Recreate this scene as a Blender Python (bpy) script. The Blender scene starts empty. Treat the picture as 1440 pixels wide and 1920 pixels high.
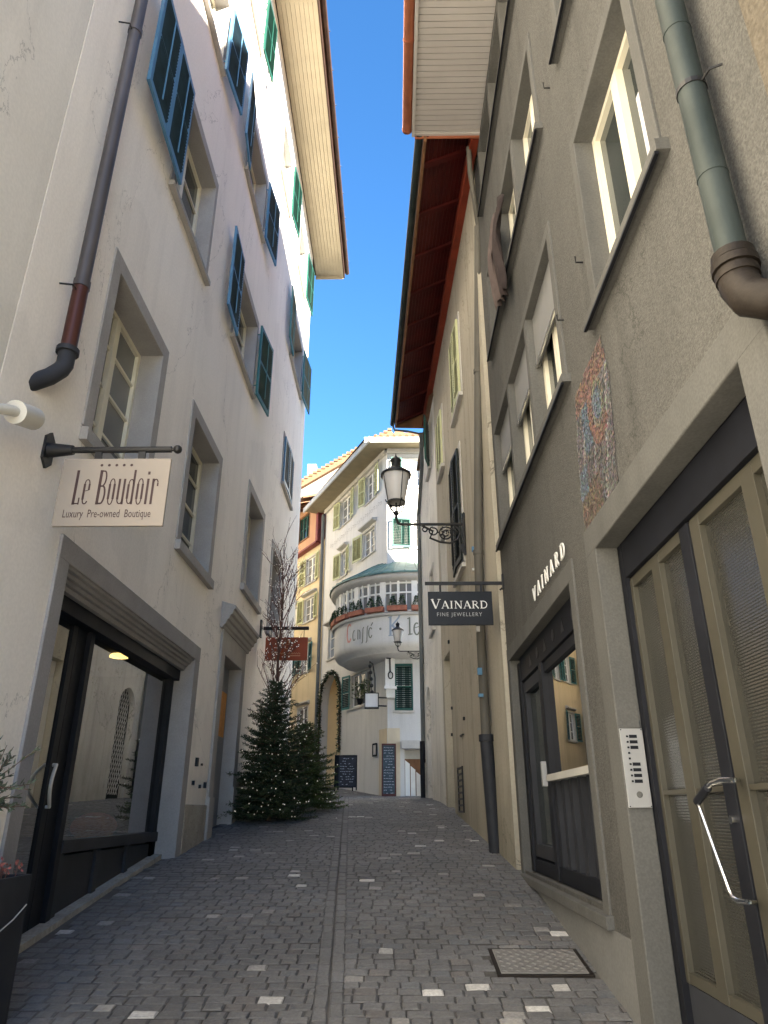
import bpy, bmesh, math, random
from mathutils import Vector, Matrix
random.seed(7)
R = math.radians
sc = bpy.context.scene
COL = sc.collection
U = random.uniform

# ------------------------------------------------------------------ surveying helpers
F = 1320.0
TH = math.atan(560 / F)
CT, ST = math.cos(TH), math.sin(TH)
YAW = math.atan((20 / F) / (CT + ST * (560 / F)))
EZ = 1.65
def ray(x, y):
    u = (960 - y) / F; r = (x - 720) / F
    Y = CT - ST * u; Z = ST + CT * u
    return (r * math.cos(YAW) - Y * math.sin(YAW), r * math.sin(YAW) + Y * math.cos(YAW), Z)
def onX(x, y, X):
    a = ray(x, y); t = X / a[0]; return (a[1] * t, EZ + a[2] * t)
def onY(x, y, Y):
    a = ray(x, y); t = Y / a[1]; return (a[0] * t, EZ + a[2] * t)

def interp(pts, t):
    if t <= pts[0][0]: return pts[0][1]
    for (a, va), (b, vb) in zip(pts, pts[1:]):
        if t <= b: return va + (vb - va) * (t - a) / (b - a)
    return pts[-1][1]
GP = [(-60, -2.0), (-6, -.8), (0, -.1), (4.9, .57), (8.2, 1.05), (9.6, 1.2), (12.2, 1.5), (15.2, 1.8), (18.7, 1.95), (27, 2.1), (33, 2.68), (45, 3.5), (70, 4.5), (400, 6)]
def gz(y):
    return sum(interp(GP, y + k * .3) for k in (-3, -2, -1, 0, 1, 2, 3)) / 7

# ------------------------------------------------------------------ materials
def newmat(name):
    m = bpy.data.materials.new(name); m.use_nodes = True
    nt = m.node_tree; nt.nodes.clear()
    out = nt.nodes.new('ShaderNodeOutputMaterial')
    p = nt.nodes.new('ShaderNodeBsdfPrincipled')
    nt.links.new(p.outputs[0], out.inputs[0])
    return m, nt, p
def mat(name, col, rough=.8, var=.12, scale=1.2, stretch=1.0, bump=0.0, bscale=60, bdist=.004, speck=0.0, spec=.3, metallic=0.0, tint=None, grime=0.0, old=0.0):
    m, nt, p = newmat(name)
    N, L = nt.nodes, nt.links
    geo = N.new('ShaderNodeNewGeometry')
    mp = N.new('ShaderNodeMapping'); mp.inputs['Scale'].default_value = (1, 1, stretch)
    L.new(geo.outputs['Position'], mp.inputs[0])
    n1 = N.new('ShaderNodeTexNoise'); n1.inputs['Scale'].default_value = scale; n1.inputs['Detail'].default_value = 6; n1.inputs['Roughness'].default_value = .62
    L.new(mp.outputs[0], n1.inputs['Vector'])
    rmp = N.new('ShaderNodeValToRGB')
    lo = [c * (1 - var) for c in col]; hi = [min(1, c * (1 + var)) for c in col]
    if tint: lo = [c * t for c, t in zip(lo, tint)]
    rmp.color_ramp.elements[0].position = .32; rmp.color_ramp.elements[0].color = (*lo, 1)
    rmp.color_ramp.elements[1].position = .68; rmp.color_ramp.elements[1].color = (*hi, 1)
    L.new(n1.outputs['Fac'], rmp.inputs[0])
    c = rmp.outputs[0]
    if speck:
        n2 = N.new('ShaderNodeTexNoise'); n2.inputs['Scale'].default_value = bscale * .8; n2.inputs['Detail'].default_value = 2
        L.new(geo.outputs['Position'], n2.inputs['Vector'])
        mr = N.new('ShaderNodeMapRange'); mr.inputs[1].default_value = .35; mr.inputs[2].default_value = .65
        mr.inputs[3].default_value = 1 - speck; mr.inputs[4].default_value = 1 + speck
        L.new(n2.outputs['Fac'], mr.inputs[0])
        mx = N.new('ShaderNodeMix'); mx.data_type = 'RGBA'; mx.blend_type = 'MULTIPLY'; mx.inputs[0].default_value = 1
        L.new(c, mx.inputs[6]); L.new(mr.outputs[0], mx.inputs[7]); c = mx.outputs[2]
    if grime:   # vertical rain streaks
        mp2 = N.new('ShaderNodeMapping'); mp2.inputs['Scale'].default_value = (3.5, 3.5, .22)
        L.new(geo.outputs['Position'], mp2.inputs[0])
        n3 = N.new('ShaderNodeTexNoise'); n3.inputs['Scale'].default_value = 1.6; n3.inputs['Detail'].default_value = 5
        L.new(mp2.outputs[0], n3.inputs['Vector'])
        mr2 = N.new('ShaderNodeMapRange'); mr2.inputs[1].default_value = .5; mr2.inputs[2].default_value = .75
        mr2.inputs[3].default_value = 1; mr2.inputs[4].default_value = 1 - grime
        L.new(n3.outputs['Fac'], mr2.inputs[0])
        mx2 = N.new('ShaderNodeMix'); mx2.data_type = 'RGBA'; mx2.blend_type = 'MULTIPLY'; mx2.inputs[0].default_value = 1
        L.new(c, mx2.inputs[6]); L.new(mr2.outputs[0], mx2.inputs[7]); c = mx2.outputs[2]
    if old:     # repaired patches, hairline cracks and splash dirt along the sloping street
        def mult(c, sock):
            q = N.new('ShaderNodeMix'); q.data_type = 'RGBA'; q.blend_type = 'MULTIPLY'; q.inputs[0].default_value = 1
            L.new(c, q.inputs[6]); L.new(sock, q.inputs[7]); return q.outputs[2]
        def mrange(sock, a, b, lo_, hi_):
            q = N.new('ShaderNodeMapRange'); q.inputs[1].default_value = a; q.inputs[2].default_value = b; q.inputs[3].default_value = lo_; q.inputs[4].default_value = hi_
            L.new(sock, q.inputs[0]); return q.outputs[0]
        def math_(op, a, b=None):
            q = N.new('ShaderNodeMath'); q.operation = op
            for i, v in enumerate((a, b)):
                if v is None: continue
                if isinstance(v, (int, float)): q.inputs[i].default_value = v
                else: L.new(v, q.inputs[i])
            return q.outputs[0]
        np_ = N.new('ShaderNodeTexNoise'); np_.inputs['Scale'].default_value = .55; np_.inputs['Detail'].default_value = 8; np_.inputs['Roughness'].default_value = .55
        L.new(geo.outputs['Position'], np_.inputs['Vector'])
        c = mult(c, mrange(np_.outputs['Fac'], .555, .575, 1.0, 1 - .07 * old))
        nc = N.new('ShaderNodeTexNoise'); nc.inputs['Scale'].default_value = .42; nc.inputs['Detail'].default_value = 9; nc.inputs['Roughness'].default_value = .6; nc.inputs['Distortion'].default_value = .6
        mc = N.new('ShaderNodeMapping'); mc.inputs['Location'].default_value = (7.3, 2.1, 5.7); mc.inputs['Scale'].default_value = (1, 1, .6); L.new(geo.outputs['Position'], mc.inputs[0]); L.new(mc.outputs[0], nc.inputs['Vector'])
        line = math_('ABSOLUTE', math_('SUBTRACT', nc.outputs['Fac'], .5))
        c = mult(c, mrange(line, .0006, .0022, 1 - .45 * old, 1.0))
        sep = N.new('ShaderNodeSeparateXYZ'); L.new(geo.outputs['Position'], sep.inputs[0])
        hgt = math_('SUBTRACT', sep.outputs[2], math_('SUBTRACT', math_('MULTIPLY', sep.outputs[1], .128), .08))
        hgt = math_('ADD', hgt, math_('MULTIPLY', math_('SUBTRACT', n1.outputs['Fac'], .5), 1.3))
        c = mult(c, mrange(hgt, .0, 1.0, 1 - .34 * old, 1.0))
    L.new(c, p.inputs['Base Color'])
    p.inputs['Roughness'].default_value = rough
    p.inputs['Specular IOR Level'].default_value = spec
    p.inputs['Metallic'].default_value = metallic
    if bump:
        nb = N.new('ShaderNodeTexNoise'); nb.inputs['Scale'].default_value = bscale; nb.inputs['Detail'].default_value = 4
        L.new(geo.outputs['Position'], nb.inputs['Vector'])
        b = N.new('ShaderNodeBump'); b.inputs['Strength'].default_value = bump; b.inputs['Distance'].default_value = bdist
        L.new(nb.outputs['Fac'], b.inputs['Height']); L.new(b.outputs[0], p.inputs['Normal'])
    return m
def glassmat(name, base, mirror=.35, rough=.02, ribs=0.0):
    """window glass over a dark room: dark body plus a mirror coat that grows at grazing angles"""
    m = bpy.data.materials.new(name); m.use_nodes = True
    nt = m.node_tree; N, L = nt.nodes, nt.links; N.clear()
    out = N.new('ShaderNodeOutputMaterial'); mix = N.new('ShaderNodeMixShader')
    d = N.new('ShaderNodeBsdfDiffuse'); g = N.new('ShaderNodeBsdfGlossy')
    geo = N.new('ShaderNodeNewGeometry'); n = N.new('ShaderNodeTexNoise'); n.inputs['Scale'].default_value = 1.1
    L.new(geo.outputs['Position'], n.inputs['Vector'])
    rp = N.new('ShaderNodeValToRGB'); rp.color_ramp.elements[0].color = (*[c * .5 for c in base], 1); rp.color_ramp.elements[1].color = (*[c * 1.5 for c in base], 1)
    L.new(n.outputs['Fac'], rp.inputs[0]); L.new(rp.outputs[0], d.inputs['Color'])
    g.inputs['Roughness'].default_value = rough; g.inputs['Color'].default_value = (.95, .97, 1, 1)
    lw = N.new('ShaderNodeLayerWeight'); lw.inputs['Blend'].default_value = mirror
    L.new(lw.outputs['Fresnel'], mix.inputs[0]); L.new(d.outputs[0], mix.inputs[1]); L.new(g.outputs[0], mix.inputs[2])
    nb = N.new('ShaderNodeTexNoise'); nb.inputs['Scale'].default_value = 1.6
    L.new(geo.outputs['Position'], nb.inputs['Vector'])
    b = N.new('ShaderNodeBump'); b.inputs['Strength'].default_value = .06; b.inputs['Distance'].default_value = .02
    L.new(nb.outputs['Fac'], b.inputs['Height'])
    last = b
    if ribs:
        w = N.new('ShaderNodeTexWave'); w.wave_type = 'BANDS'; w.bands_direction = 'Z'; w.inputs['Scale'].default_value = 22; w.inputs['Distortion'].default_value = 1.5; w.inputs['Detail Scale'].default_value = 3
        L.new(geo.outputs['Position'], w.inputs['Vector'])
        b2 = N.new('ShaderNodeBump'); b2.inputs['Strength'].default_value = ribs; b2.inputs['Distance'].default_value = .01
        L.new(w.outputs['Fac'], b2.inputs['Height']); L.new(b.outputs[0], b2.inputs['Normal']); last = b2
    L.new(last.outputs[0], g.inputs['Normal'])
    L.new(mix.outputs[0], out.inputs[0])
    return m
def emit(name, col, strength, base=(.8, .8, .8)):
    m, nt, p = newmat(name)
    p.inputs['Base Color'].default_value = (*base, 1); p.inputs['Emission Color'].default_value = (*col, 1); p.inputs['Emission Strength'].default_value = strength
    return m

M = {}
M['cream'] = mat('cream_plaster', (.90, .85, .785), .92, .05, .5, .6, .3, 45, .004, .03, .15, grime=.06, old=.7)
M['palegrey'] = mat('pale_grey_plaster', (.77, .735, .67), .92, .08, .5, .6, .25, 45, .004, .03, .15, grime=.08, old=.8)
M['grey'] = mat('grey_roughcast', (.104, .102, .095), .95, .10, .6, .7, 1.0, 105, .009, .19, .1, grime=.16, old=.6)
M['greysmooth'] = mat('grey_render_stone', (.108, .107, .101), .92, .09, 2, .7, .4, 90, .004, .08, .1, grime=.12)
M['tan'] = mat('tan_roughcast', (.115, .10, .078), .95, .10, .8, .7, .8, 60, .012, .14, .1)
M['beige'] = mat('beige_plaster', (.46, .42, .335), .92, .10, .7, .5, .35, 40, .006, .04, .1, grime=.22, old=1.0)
M['whitewash'] = mat('whitewash_plaster', (.78, .75, .68), .92, .08, .7, .5, .35, 40, .006, .04, .1, grime=.2, old=1.0)
M['whitehouse'] = mat('white_house_plaster', (.655, .645, .62), .9, .07, .6, .5, .2, 30, .006, .03, .15, grime=.12)
M['bluegrey'] = mat('bluish_white_plaster', (.60, .595, .575), .9, .07, .6, .5, .2, 30, .006, .03, .15, grime=.12)
M['yellow'] = mat('yellow_plaster', (.66, .545, .36), .9, .07, .7, .5, .2, 30, .006, .03, .1, grime=.14)
M['orange'] = mat('orange_plaster', (.52, .30, .185), .9, .08, .7, .5, .2, 30, .006, .03, .1, grime=.12)
M['gable'] = mat('gable_plaster', (.22, .21, .185), .9, .06, .6, .5, .2, 30)
M['ochre'] = mat('ochre_dado', (.60, .52, .38), .9, .10, 2, .6, .3, 40)
M['stone'] = mat('grey_window_stone', (.36, .345, .33), .85, .09, 2.5, 1, .3, 70, .003, .05, .2)
M['stonecool'] = mat('cool_grey_stone', (.30, .29, .29), .85, .09, 2.5, 1, .3, 70, .003, .05, .2)
M['stonelight'] = mat('light_stone', (.50, .485, .45), .85, .09, 2.5, 1, .3, 70, .003, .05, .2)
M['plinth'] = mat('plinth_stone', (.34, .32, .28), .9, .18, 4, 1, .6, 50, .008, .12, .15)
M['framecream'] = mat('cream_window_paint', (.72, .68, .55), .5, .05, 3)
M['framewhite'] = mat('white_window_paint', (.80, .79, .75), .5, .05, 3)
M['shutblue'] = mat('blue_shutter_paint', (.075, .19, .31), .5, .15, 3, spec=.5)
M['shutteal'] = mat('teal_shutter_paint', (.03, .14, .145), .5, .15, 3, spec=.5)
M['shutgreen'] = mat('bright_green_shutter_paint', (.008, .062, .046), .5, .15, 3)
M['shutdark'] = mat('dark_green_shutter_paint', (.012, .075, .062), .55, .2, 3)
M['shutolive'] = mat('pale_olive_shutter_paint', (.50, .52, .30), .6, .1, 3)
M['shutblack'] = mat('black_green_shutter_paint', (.02, .025, .022), .6, .2, 3)
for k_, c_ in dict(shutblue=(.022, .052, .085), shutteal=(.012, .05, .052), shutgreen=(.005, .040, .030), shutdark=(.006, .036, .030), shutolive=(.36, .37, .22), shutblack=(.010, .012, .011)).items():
    M[k_ + '_louvre_shade'] = mat(k_ + '_louvre_shade', c_, .6, .25, 5)  # darker copy of each paint puts the shade between slats into colour
M['pane'] = glassmat('window_glass', (.035, .042, .04), .30)
M['panewarm'] = glassmat('curtained_glass', (.20, .20, .19), .22)
M['panesky'] = glassmat('pale_glass', (.22, .26, .32), .3)
M['ribglass'] = glassmat('ribbed_door_glass', (.03, .029, .023), .55, .14, .3)
M['black'] = mat('black_paint', (.010, .011, .015), .6, .25, 4, spec=.22)
M['anthracite'] = mat('anthracite_metal', (.028, .030, .036), .6, .2, 3, spec=.22)
M['iron'] = mat('wrought_iron', (.012, .012, .013), .5, .3, 8, spec=.4)
M['steel'] = mat('brushed_steel', (.72, .72, .70), .22, .05, 5, metallic=1)
M['plinthgrey'] = mat('smooth_grey_plinth', (.17, .17, .163), .9, .10, 1.5, 1, .3, 60, .003, .06, .15)
M['passageyellow'] = mat('passage_yellow_plaster', (.92, .74, .44), .9, .06, 1)
M['blindgrey'] = mat('grey_roller_blind', (.20, .20, .195), .7, .06, 5)
M['eavebrown'] = mat('dark_brown_eaves_paint', (.060, .034, .024), .5, .3, 4, .5)
M['chrome'] = mat('satin_chrome', (.78, .78, .76), .38, .04, 5, metallic=.6)
M['aluplate'] = mat('aluminium_plate', (.36, .36, .355), .45, .04, 5, metallic=.35)
M['bronzeframe'] = mat('olive_bronze_frame', (.055, .051, .038), .45, .10, 4, spec=.4)
M['zinc'] = mat('dark_zinc_pipe', (.085, .078, .08), .5, .2, 3, .4, metallic=.4)
M['copperbrown'] = mat('brown_copper', (.075, .030, .024), .4, .25, 4, .5, metallic=.5)
M['copper'] = mat('copper_gutter', (.42, .15, .08), .42, .22, 3, .4, metallic=.55)
M['verdigris'] = mat('verdigris_copper', (.034, .042, .039), .6, .3, 5, .35, .2, 40, tint=(.8, .95, .95), metallic=.2)
M['castiron'] = mat('rusty_cast_iron', (.022, .017, .013), .6, .35, 9, 1, .4, 60, metallic=.3)
M['taupe'] = mat('taupe_pipe_paint', (.10, .093, .078), .6, .15, 3, .4)
M['pipegrey'] = mat('grey_pipe_paint', (.13, .14, .14), .6, .2, 3, .4)
M['soffitcream'] = mat('cream_soffit_boards', (.37, .325, .235), .7, .07, 2.5, 1)
M['ochresoffit'] = mat('ochre_soffit_boards', (.22, .185, .12), .7, .12, 2.5, 1)
M['soffitgrey'] = mat('light_grey_soffit_boards', (.46, .435, .41), .7, .05, 2, 1)
M['redboards'] = mat('oxblood_boards', (.060, .0065, .0055), .6, .25, 3, 1)
M['redbeam'] = mat('red_beam_paint', (.20, .032, .014), .55, .2, 3, 1)
M['brownwood'] = mat('brown_wood', (.20, .10, .05), .6, .25, 4, .3)
M['tiles'] = mat('clay_roof_tiles', (.145, .082, .046), .85, .25, 6, 1, .6, 12, .03)
M['copperroof'] = mat('patina_copper_roof', (.13, .22, .18), .55, .25, 3, 1)
M['signbeige'] = mat('beige_sign_board', (.30, .262, .222), .6, .04, 3)
M['signtext'] = mat('dark_brown_lettering', (.06, .035, .035), .6, .1, 3)
M['signblack'] = mat('black_sign_board', (.012, .013, .016), .45, .15, 3)
M['silver'] = mat('silver_lettering', (.75, .75, .72), .4, .03, 3)
M['silverdim'] = mat('dim_silver_lettering', (.38, .38, .37), .4, .03, 3)
M['signorange'] = mat('rust_orange_sign', (.30, .062, .025), .6, .12, 3)
M['gold'] = mat('pale_gold_lettering', (.55, .30, .16), .5, .1, 3)
M['frost'] = mat('frosted_lamp_glass', (.62, .60, .58), .35, .06, 3, spec=.5)
M['white'] = mat('white_paint', (.80, .80, .78), .6, .05, 3)
M['fixture'] = mat('grey_fixture', (.50, .49, .45), .5, .06, 3)
M['needle'] = mat('fir_needles', (.040, .058, .028), .7, .45, 7, tint=(.7, .8, .8))
M['needle2'] = mat('green_fir_needles', (.060, .090, .030), .7, .45, 7)
M['bark'] = mat('brown_bark', (.11, .065, .05), .9, .3, 8, .4)
M['twig'] = mat('reddish_twigs', (.15, .075, .06), .9, .3, 8, .4)
M['olive'] = mat('olive_leaves', (.075, .10, .07), .6, .4, 9)
M['boxleaf'] = mat('box_leaves', (.035, .07, .03), .7, .45, 9)
M['heather'] = mat('heather_flowers', (.30, .10, .09), .8, .5, 14)
M['pumpkin'] = mat('orange_cushion', (.90, .22, .05), .7, .2, 6)
M['floorin'] = mat('dark_shop_interior', (.06, .055, .05), .8, .3, 3)
M['chalk'] = mat('chalk', (.42, .45, .52), .9, .2, 9)
M['slate'] = mat('blackboard_slate', (.022, .024, .032), .6, .3, 5)
M['slateteal'] = mat('blue_blackboard', (.045, .07, .09), .6, .3, 5)
M['mahogany'] = mat('mahogany_frame', (.09, .028, .026), .5, .2, 5)
M['letred'] = mat('faded_red_letter', (.60, .30, .26), .85, .1, 5)
M['letgrey'] = mat('dark_olive_letter', (.18, .19, .15), .85, .15, 5)
M['letblue'] = mat('faded_blue_letter', (.30, .36, .44), .85, .1, 5)
M['cloth'] = mat('dark_plum_cloth', (.028, .020, .019), .9, .3, 5)
M['clothpink'] = mat('dusty_pink_cloth', (.085, .065, .060), .9, .15, 5)
M['terracotta'] = mat('terracotta_trough', (.36, .14, .09), .8, .25, 6)
M['manhole'] = mat('checker_plate_steel', (.26, .25, .235), .5, .12, 6, metallic=.3)
M['mortar'] = mat('sanded_joints', (.10, .095, .087), .95, .25, 5, 1, .6, 60, .006)
M['bounce_paving'] = mat('pale_bounce_paving', (.62, .58, .50), .85, .15, 2, 1, .3, 20)  # made pale so the unseen ground behind the camera bounces sunlight
M['soil'] = mat('earth_joint', (.045, .04, .032), .95, .4, 9, 1, .7, 40, .01)
M['paper'] = mat('notice_paper', (.62, .30, .10), .8, .15, 12)
M['fairy'] = emit('fairy_light', (1, .90, .72), .42)
M['lampglow'] = emit('warm_lamp', (1, .70, .22), 7.0)

def colattr_mat(name, rough, bscale, bump):
    m, nt, p = newmat(name); N, L = nt.nodes, nt.links
    a = N.new('ShaderNodeAttribute'); a.attribute_name = 'Col'
    geo = N.new('ShaderNodeNewGeometry')
    n = N.new('ShaderNodeTexNoise'); n.inputs['Scale'].default_value = bscale; n.inputs['Detail'].default_value = 5; n.inputs['Roughness'].default_value = .7
    L.new(geo.outputs['Position'], n.inputs['Vector'])
    mr = N.new('ShaderNodeMapRange'); mr.inputs[1].default_value = .3; mr.inputs[2].default_value = .7; mr.inputs[3].default_value = .72; mr.inputs[4].default_value = 1.28
    L.new(n.outputs['Fac'], mr.inputs[0])
    n2 = N.new('ShaderNodeTexNoise'); n2.inputs['Scale'].default_value = .9; n2.inputs['Detail'].default_value = 3
    L.new(geo.outputs['Position'], n2.inputs['Vector'])
    mr2 = N.new('ShaderNodeMapRange'); mr2.inputs[1].default_value = .3; mr2.inputs[2].default_value = .7; mr2.inputs[3].default_value = .82; mr2.inputs[4].default_value = 1.18
    L.new(n2.outputs['Fac'], mr2.inputs[0])
    mm = N.new('ShaderNodeMath'); mm.operation = 'MULTIPLY'; L.new(mr.outputs[0], mm.inputs[0]); L.new(mr2.outputs[0], mm.inputs[1])
    mx = N.new('ShaderNodeMix'); mx.data_type = 'RGBA'; mx.blend_type = 'MULTIPLY'; mx.inputs[0].default_value = 1
    L.new(a.outputs['Color'], mx.inputs[6]); L.new(mm.outputs[0], mx.inputs[7]); L.new(mx.outputs[2], p.inputs['Base Color'])
    p.inputs['Roughness'].default_value = rough; p.inputs['Specular IOR Level'].default_value = .35
    b = N.new('ShaderNodeBump'); b.inputs['Strength'].default_value = bump; b.inputs['Distance'].default_value = .008
    L.new(n.outputs['Fac'], b.inputs['Height']); L.new(b.outputs[0], p.inputs['Normal'])
    return m
M['setts'] = colattr_mat('granite_setts', .62, 42, .6)
M['mosaic'] = colattr_mat('mosaic_tesserae', .5, 60, .3)

# ------------------------------------------------------------------ mesh collector
class Fr:
    """upright plane: s runs along it, n points out of it into the street, z is up"""
    def __init__(self, o, d, n):
        self.o, self.d, self.n = o, d, n
    def P(self, s, n, z):
        return (self.o[0] + self.d[0] * s + self.n[0] * n, self.o[1] + self.d[1] * s + self.n[1] * n, z)
class MB:
    def __init__(self): self.v = []; self.f = []; self.m = []; self.c = []
    def face(self, pts, mi=0):
        k = len(self.v); self.v += [tuple(p) for p in pts]; self.f.append(tuple(range(k, k + len(pts)))); self.m.append(mi)
    def hexa(self, p, mi=0):           # 8 corners: bottom 4 then top 4
        k = len(self.v); self.v += [tuple(q) for q in p]
        for q in ((3, 2, 1, 0), (4, 5, 6, 7), (0, 1, 5, 4), (1, 2, 6, 5), (2, 3, 7, 6), (3, 0, 4, 7)):
            self.f.append(tuple(k + i for i in q)); self.m.append(mi)
        return self
    def fbox(self, fr, s0, s1, n0, n1, z0, z1, mi=0):
        P = fr.P
        return self.hexa([P(s0, n0, z0), P(s1, n0, z0), P(s1, n1, z0), P(s0, n1, z0), P(s0, n0, z1), P(s1, n0, z1), P(s1, n1, z1), P(s0, n1, z1)], mi)
    def box(self, x0, x1, y0, y1, z0, z1, mi=0):
        return self.hexa([(x0, y0, z0), (x1, y0, z0), (x1, y1, z0), (x0, y1, z0), (x0, y0, z1), (x1, y0, z1), (x1, y1, z1), (x0, y1, z1)], mi)
    def prism(self, fr, prof, s0, s1, mi=0):      # prof: (n,z) polygon, extruded along s
        k = len(self.v); n = len(prof)
        self.v += [fr.P(s0, a, z) for a, z in prof] + [fr.P(s1, a, z) for a, z in prof]
        self.f.append(tuple(range(k, k + n))); self.f.append(tuple(range(k + 2 * n - 1, k + n - 1, -1))); self.m += [mi, mi]
        for i in range(n):
            j = (i + 1) % n; self.f.append((k + i, k + j, k + n + j, k + n + i)); self.m.append(mi)
        return self
    def plate(self, fr, poly, n0, n1, mi=0):      # poly: (s,z) polygon with thickness along n
        k = len(self.v); n = len(poly)
        self.v += [fr.P(a, n0, z) for a, z in poly] + [fr.P(a, n1, z) for a, z in poly]
        self.f.append(tuple(range(k, k + n))); self.f.append(tuple(range(k + 2 * n - 1, k + n - 1, -1))); self.m += [mi, mi]
        for i in range(n):
            j = (i + 1) % n; self.f.append((k + i, k + j, k + n + j, k + n + i)); self.m.append(mi)
        return self
    def tube(self, pts, r, seg=8, mi=0, caps=True):
        pts = [Vector(p) for p in pts]; n = len(pts)
        rr = r if isinstance(r, (list, tuple)) else [r] * n
        k = len(self.v); up = None
        for i, p in enumerate(pts):
            d = (pts[min(i + 1, n - 1)] - pts[max(i - 1, 0)]).normalized()
            if up is None:
                up = Vector((0, 0, 1)) if abs(d.z) < .9 else Vector((1, 0, 0))
            a = d.cross(up)
            if a.length < 1e-5: a = d.cross(Vector((0, 1, 0)))
            a.normalize(); b = a.cross(d).normalized(); up = b
            for j in range(seg):
                t = 2 * math.pi * j / seg; q = p + a * (math.cos(t) * rr[i]) + b * (math.sin(t) * rr[i])
                self.v.append(tuple(q))
        for i in range(n - 1):
            for j in range(seg):
                j2 = (j + 1) % seg
                self.f.append((k + i * seg + j, k + i * seg + j2, k + (i + 1) * seg + j2, k + (i + 1) * seg + j)); self.m.append(mi)
        if caps:
            self.f.append(tuple(k + j for j in range(seg))); self.f.append(tuple(k + (n - 1) * seg + j for j in reversed(range(seg)))); self.m += [mi, mi]
        return self
    def lathe(self, c, prof, seg=16, mi=0, a0=0, a1=2 * math.pi):
        k = len(self.v); n = len(prof); full = abs(a1 - a0 - 2 * math.pi) < 1e-6
        cols = seg if full else seg + 1
        for j in range(cols):
            t = a0 + (a1 - a0) * j / seg
            for r, z in prof: self.v.append((c[0] + r * math.cos(t), c[1] + r * math.sin(t), c[2] + z))
        for j in range(seg):
            j2 = (j + 1) % cols
            for i in range(n - 1):
                self.f.append((k + j * n + i, k + j2 * n + i, k + j2 * n + i + 1, k + j * n + i + 1)); self.m.append(mi)
        return self
    def ball(self, c, r, seg=8, mi=0, sz=1.0):
        prof = [(max(1e-4, r * math.sin(math.pi * i / seg)), -r * sz * math.cos(math.pi * i / seg)) for i in range(seg + 1)]
        return self.lathe(c, prof, seg + 2, mi)
    def leaf(self, p, d, l, w, mi=0):
        d = Vector(d).normalized(); a = d.cross(Vector((U(-1, 1), U(-1, 1), U(-1, 1))))
        if a.length < 1e-4: return
        a = a.normalized() * w; p = Vector(p); q = p + d * l; mid = p + d * (l * .45)
        self.face([p, mid + a, q, mid - a], mi)
    def build(self, name, mats, parent=None, smooth=False, recalc=True, label=None, cat=None, group=None, kind=None, bevel=0, local=False):
        me = bpy.data.meshes.new(name); me.from_pydata(self.v, [], self.f)
        mats = mats if isinstance(mats, (list, tuple)) else [mats]
        for m in mats: me.materials.append(M[m] if isinstance(m, str) else m)
        me.polygons.foreach_set('material_index', self.m)
        if recalc:
            bm = bmesh.new(); bm.from_mesh(me)
            bmesh.ops.recalc_face_normals(bm, faces=bm.faces); bm.to_mesh(me); bm.free()
        if smooth:
            me.polygons.foreach_set('use_smooth', [True] * len(me.polygons))
            try: me.set_sharp_from_angle(angle=R(40))
            except Exception: pass
        if self.c:
            ca = me.color_attributes.new('Col', 'FLOAT_COLOR', 'CORNER')
            i = 0
            for poly, c in zip(me.polygons, self.c):
                for li in poly.loop_indices: ca.data[li].color = (*c, 1)
        me.update()
        o = bpy.data.objects.new(name, me); COL.objects.link(o)
        if parent: attach(o, parent, local)
        if bevel:
            b = o.modifiers.new('soft_edges', 'BEVEL'); b.width = bevel; b.segments = 2; b.limit_method = 'ANGLE'; b.angle_limit = R(50)
        tag(o, label, cat, group, kind)
        return o
BASE = {}
def attach(o, parent, local=False):
    o.parent = parent
    if parent.name in BASE and not local:      # the mesh is drawn in street coordinates, its thing stands at its own base
        o.matrix_parent_inverse = Matrix.Translation(-Vector(BASE[parent.name]))
def tag(o, label=None, cat=None, group=None, kind=None):
    if label: o['label'] = label
    if cat: o['category'] = cat
    if group: o['group'] = group
    if kind: o['kind'] = kind
    return o
def thing(name, label, cat, loc, group=None):
    o = bpy.data.objects.new(name, None); o.empty_display_size = .2; COL.objects.link(o)
    o.location = loc; BASE[o.name] = tuple(loc)
    return tag(o, label, cat, group)

# frames of the street fronts
XL, XR = -2.58, 1.35
FL = Fr((XL, 0), (0, 1), (1, 0))
FR = Fr((XR, 0), (0, 1), (-1, 0))
FB = Fr((1.72, 0), (-.05, 1), (-1, -.05))
WX, WY = -.25, 27.0
kW = math.hypot(.48, 1)
FW = Fr((WX, WY), (-.48 / kW, 1 / kW), (-1 / kW, -.48 / kW))
FF = Fr((WX, WY), (1, 0), (0, -1))
kY = math.hypot(.62, 1)
FY = Fr((-3.5, 33.78), (-.62 / kY, 1 / kY), (-1 / kY, -.62 / kY))
def on(fr, x, y, n=0.0):
    """survey a photographed point onto a house front: returns (s, z)"""
    a = ray(x, y); ox, oy = fr.o[0] + fr.n[0] * n, fr.o[1] + fr.n[1] * n
    det = a[0] * (-fr.d[1]) + a[1] * fr.d[0]
    t = (ox * (-fr.d[1]) + oy * fr.d[0]) / det
    px, py = a[0] * t - ox, a[1] * t - oy
    s = (px * fr.d[0] + py * fr.d[1]) / (fr.d[0] ** 2 + fr.d[1] ** 2)
    return s, EZ + a[2] * t

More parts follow.
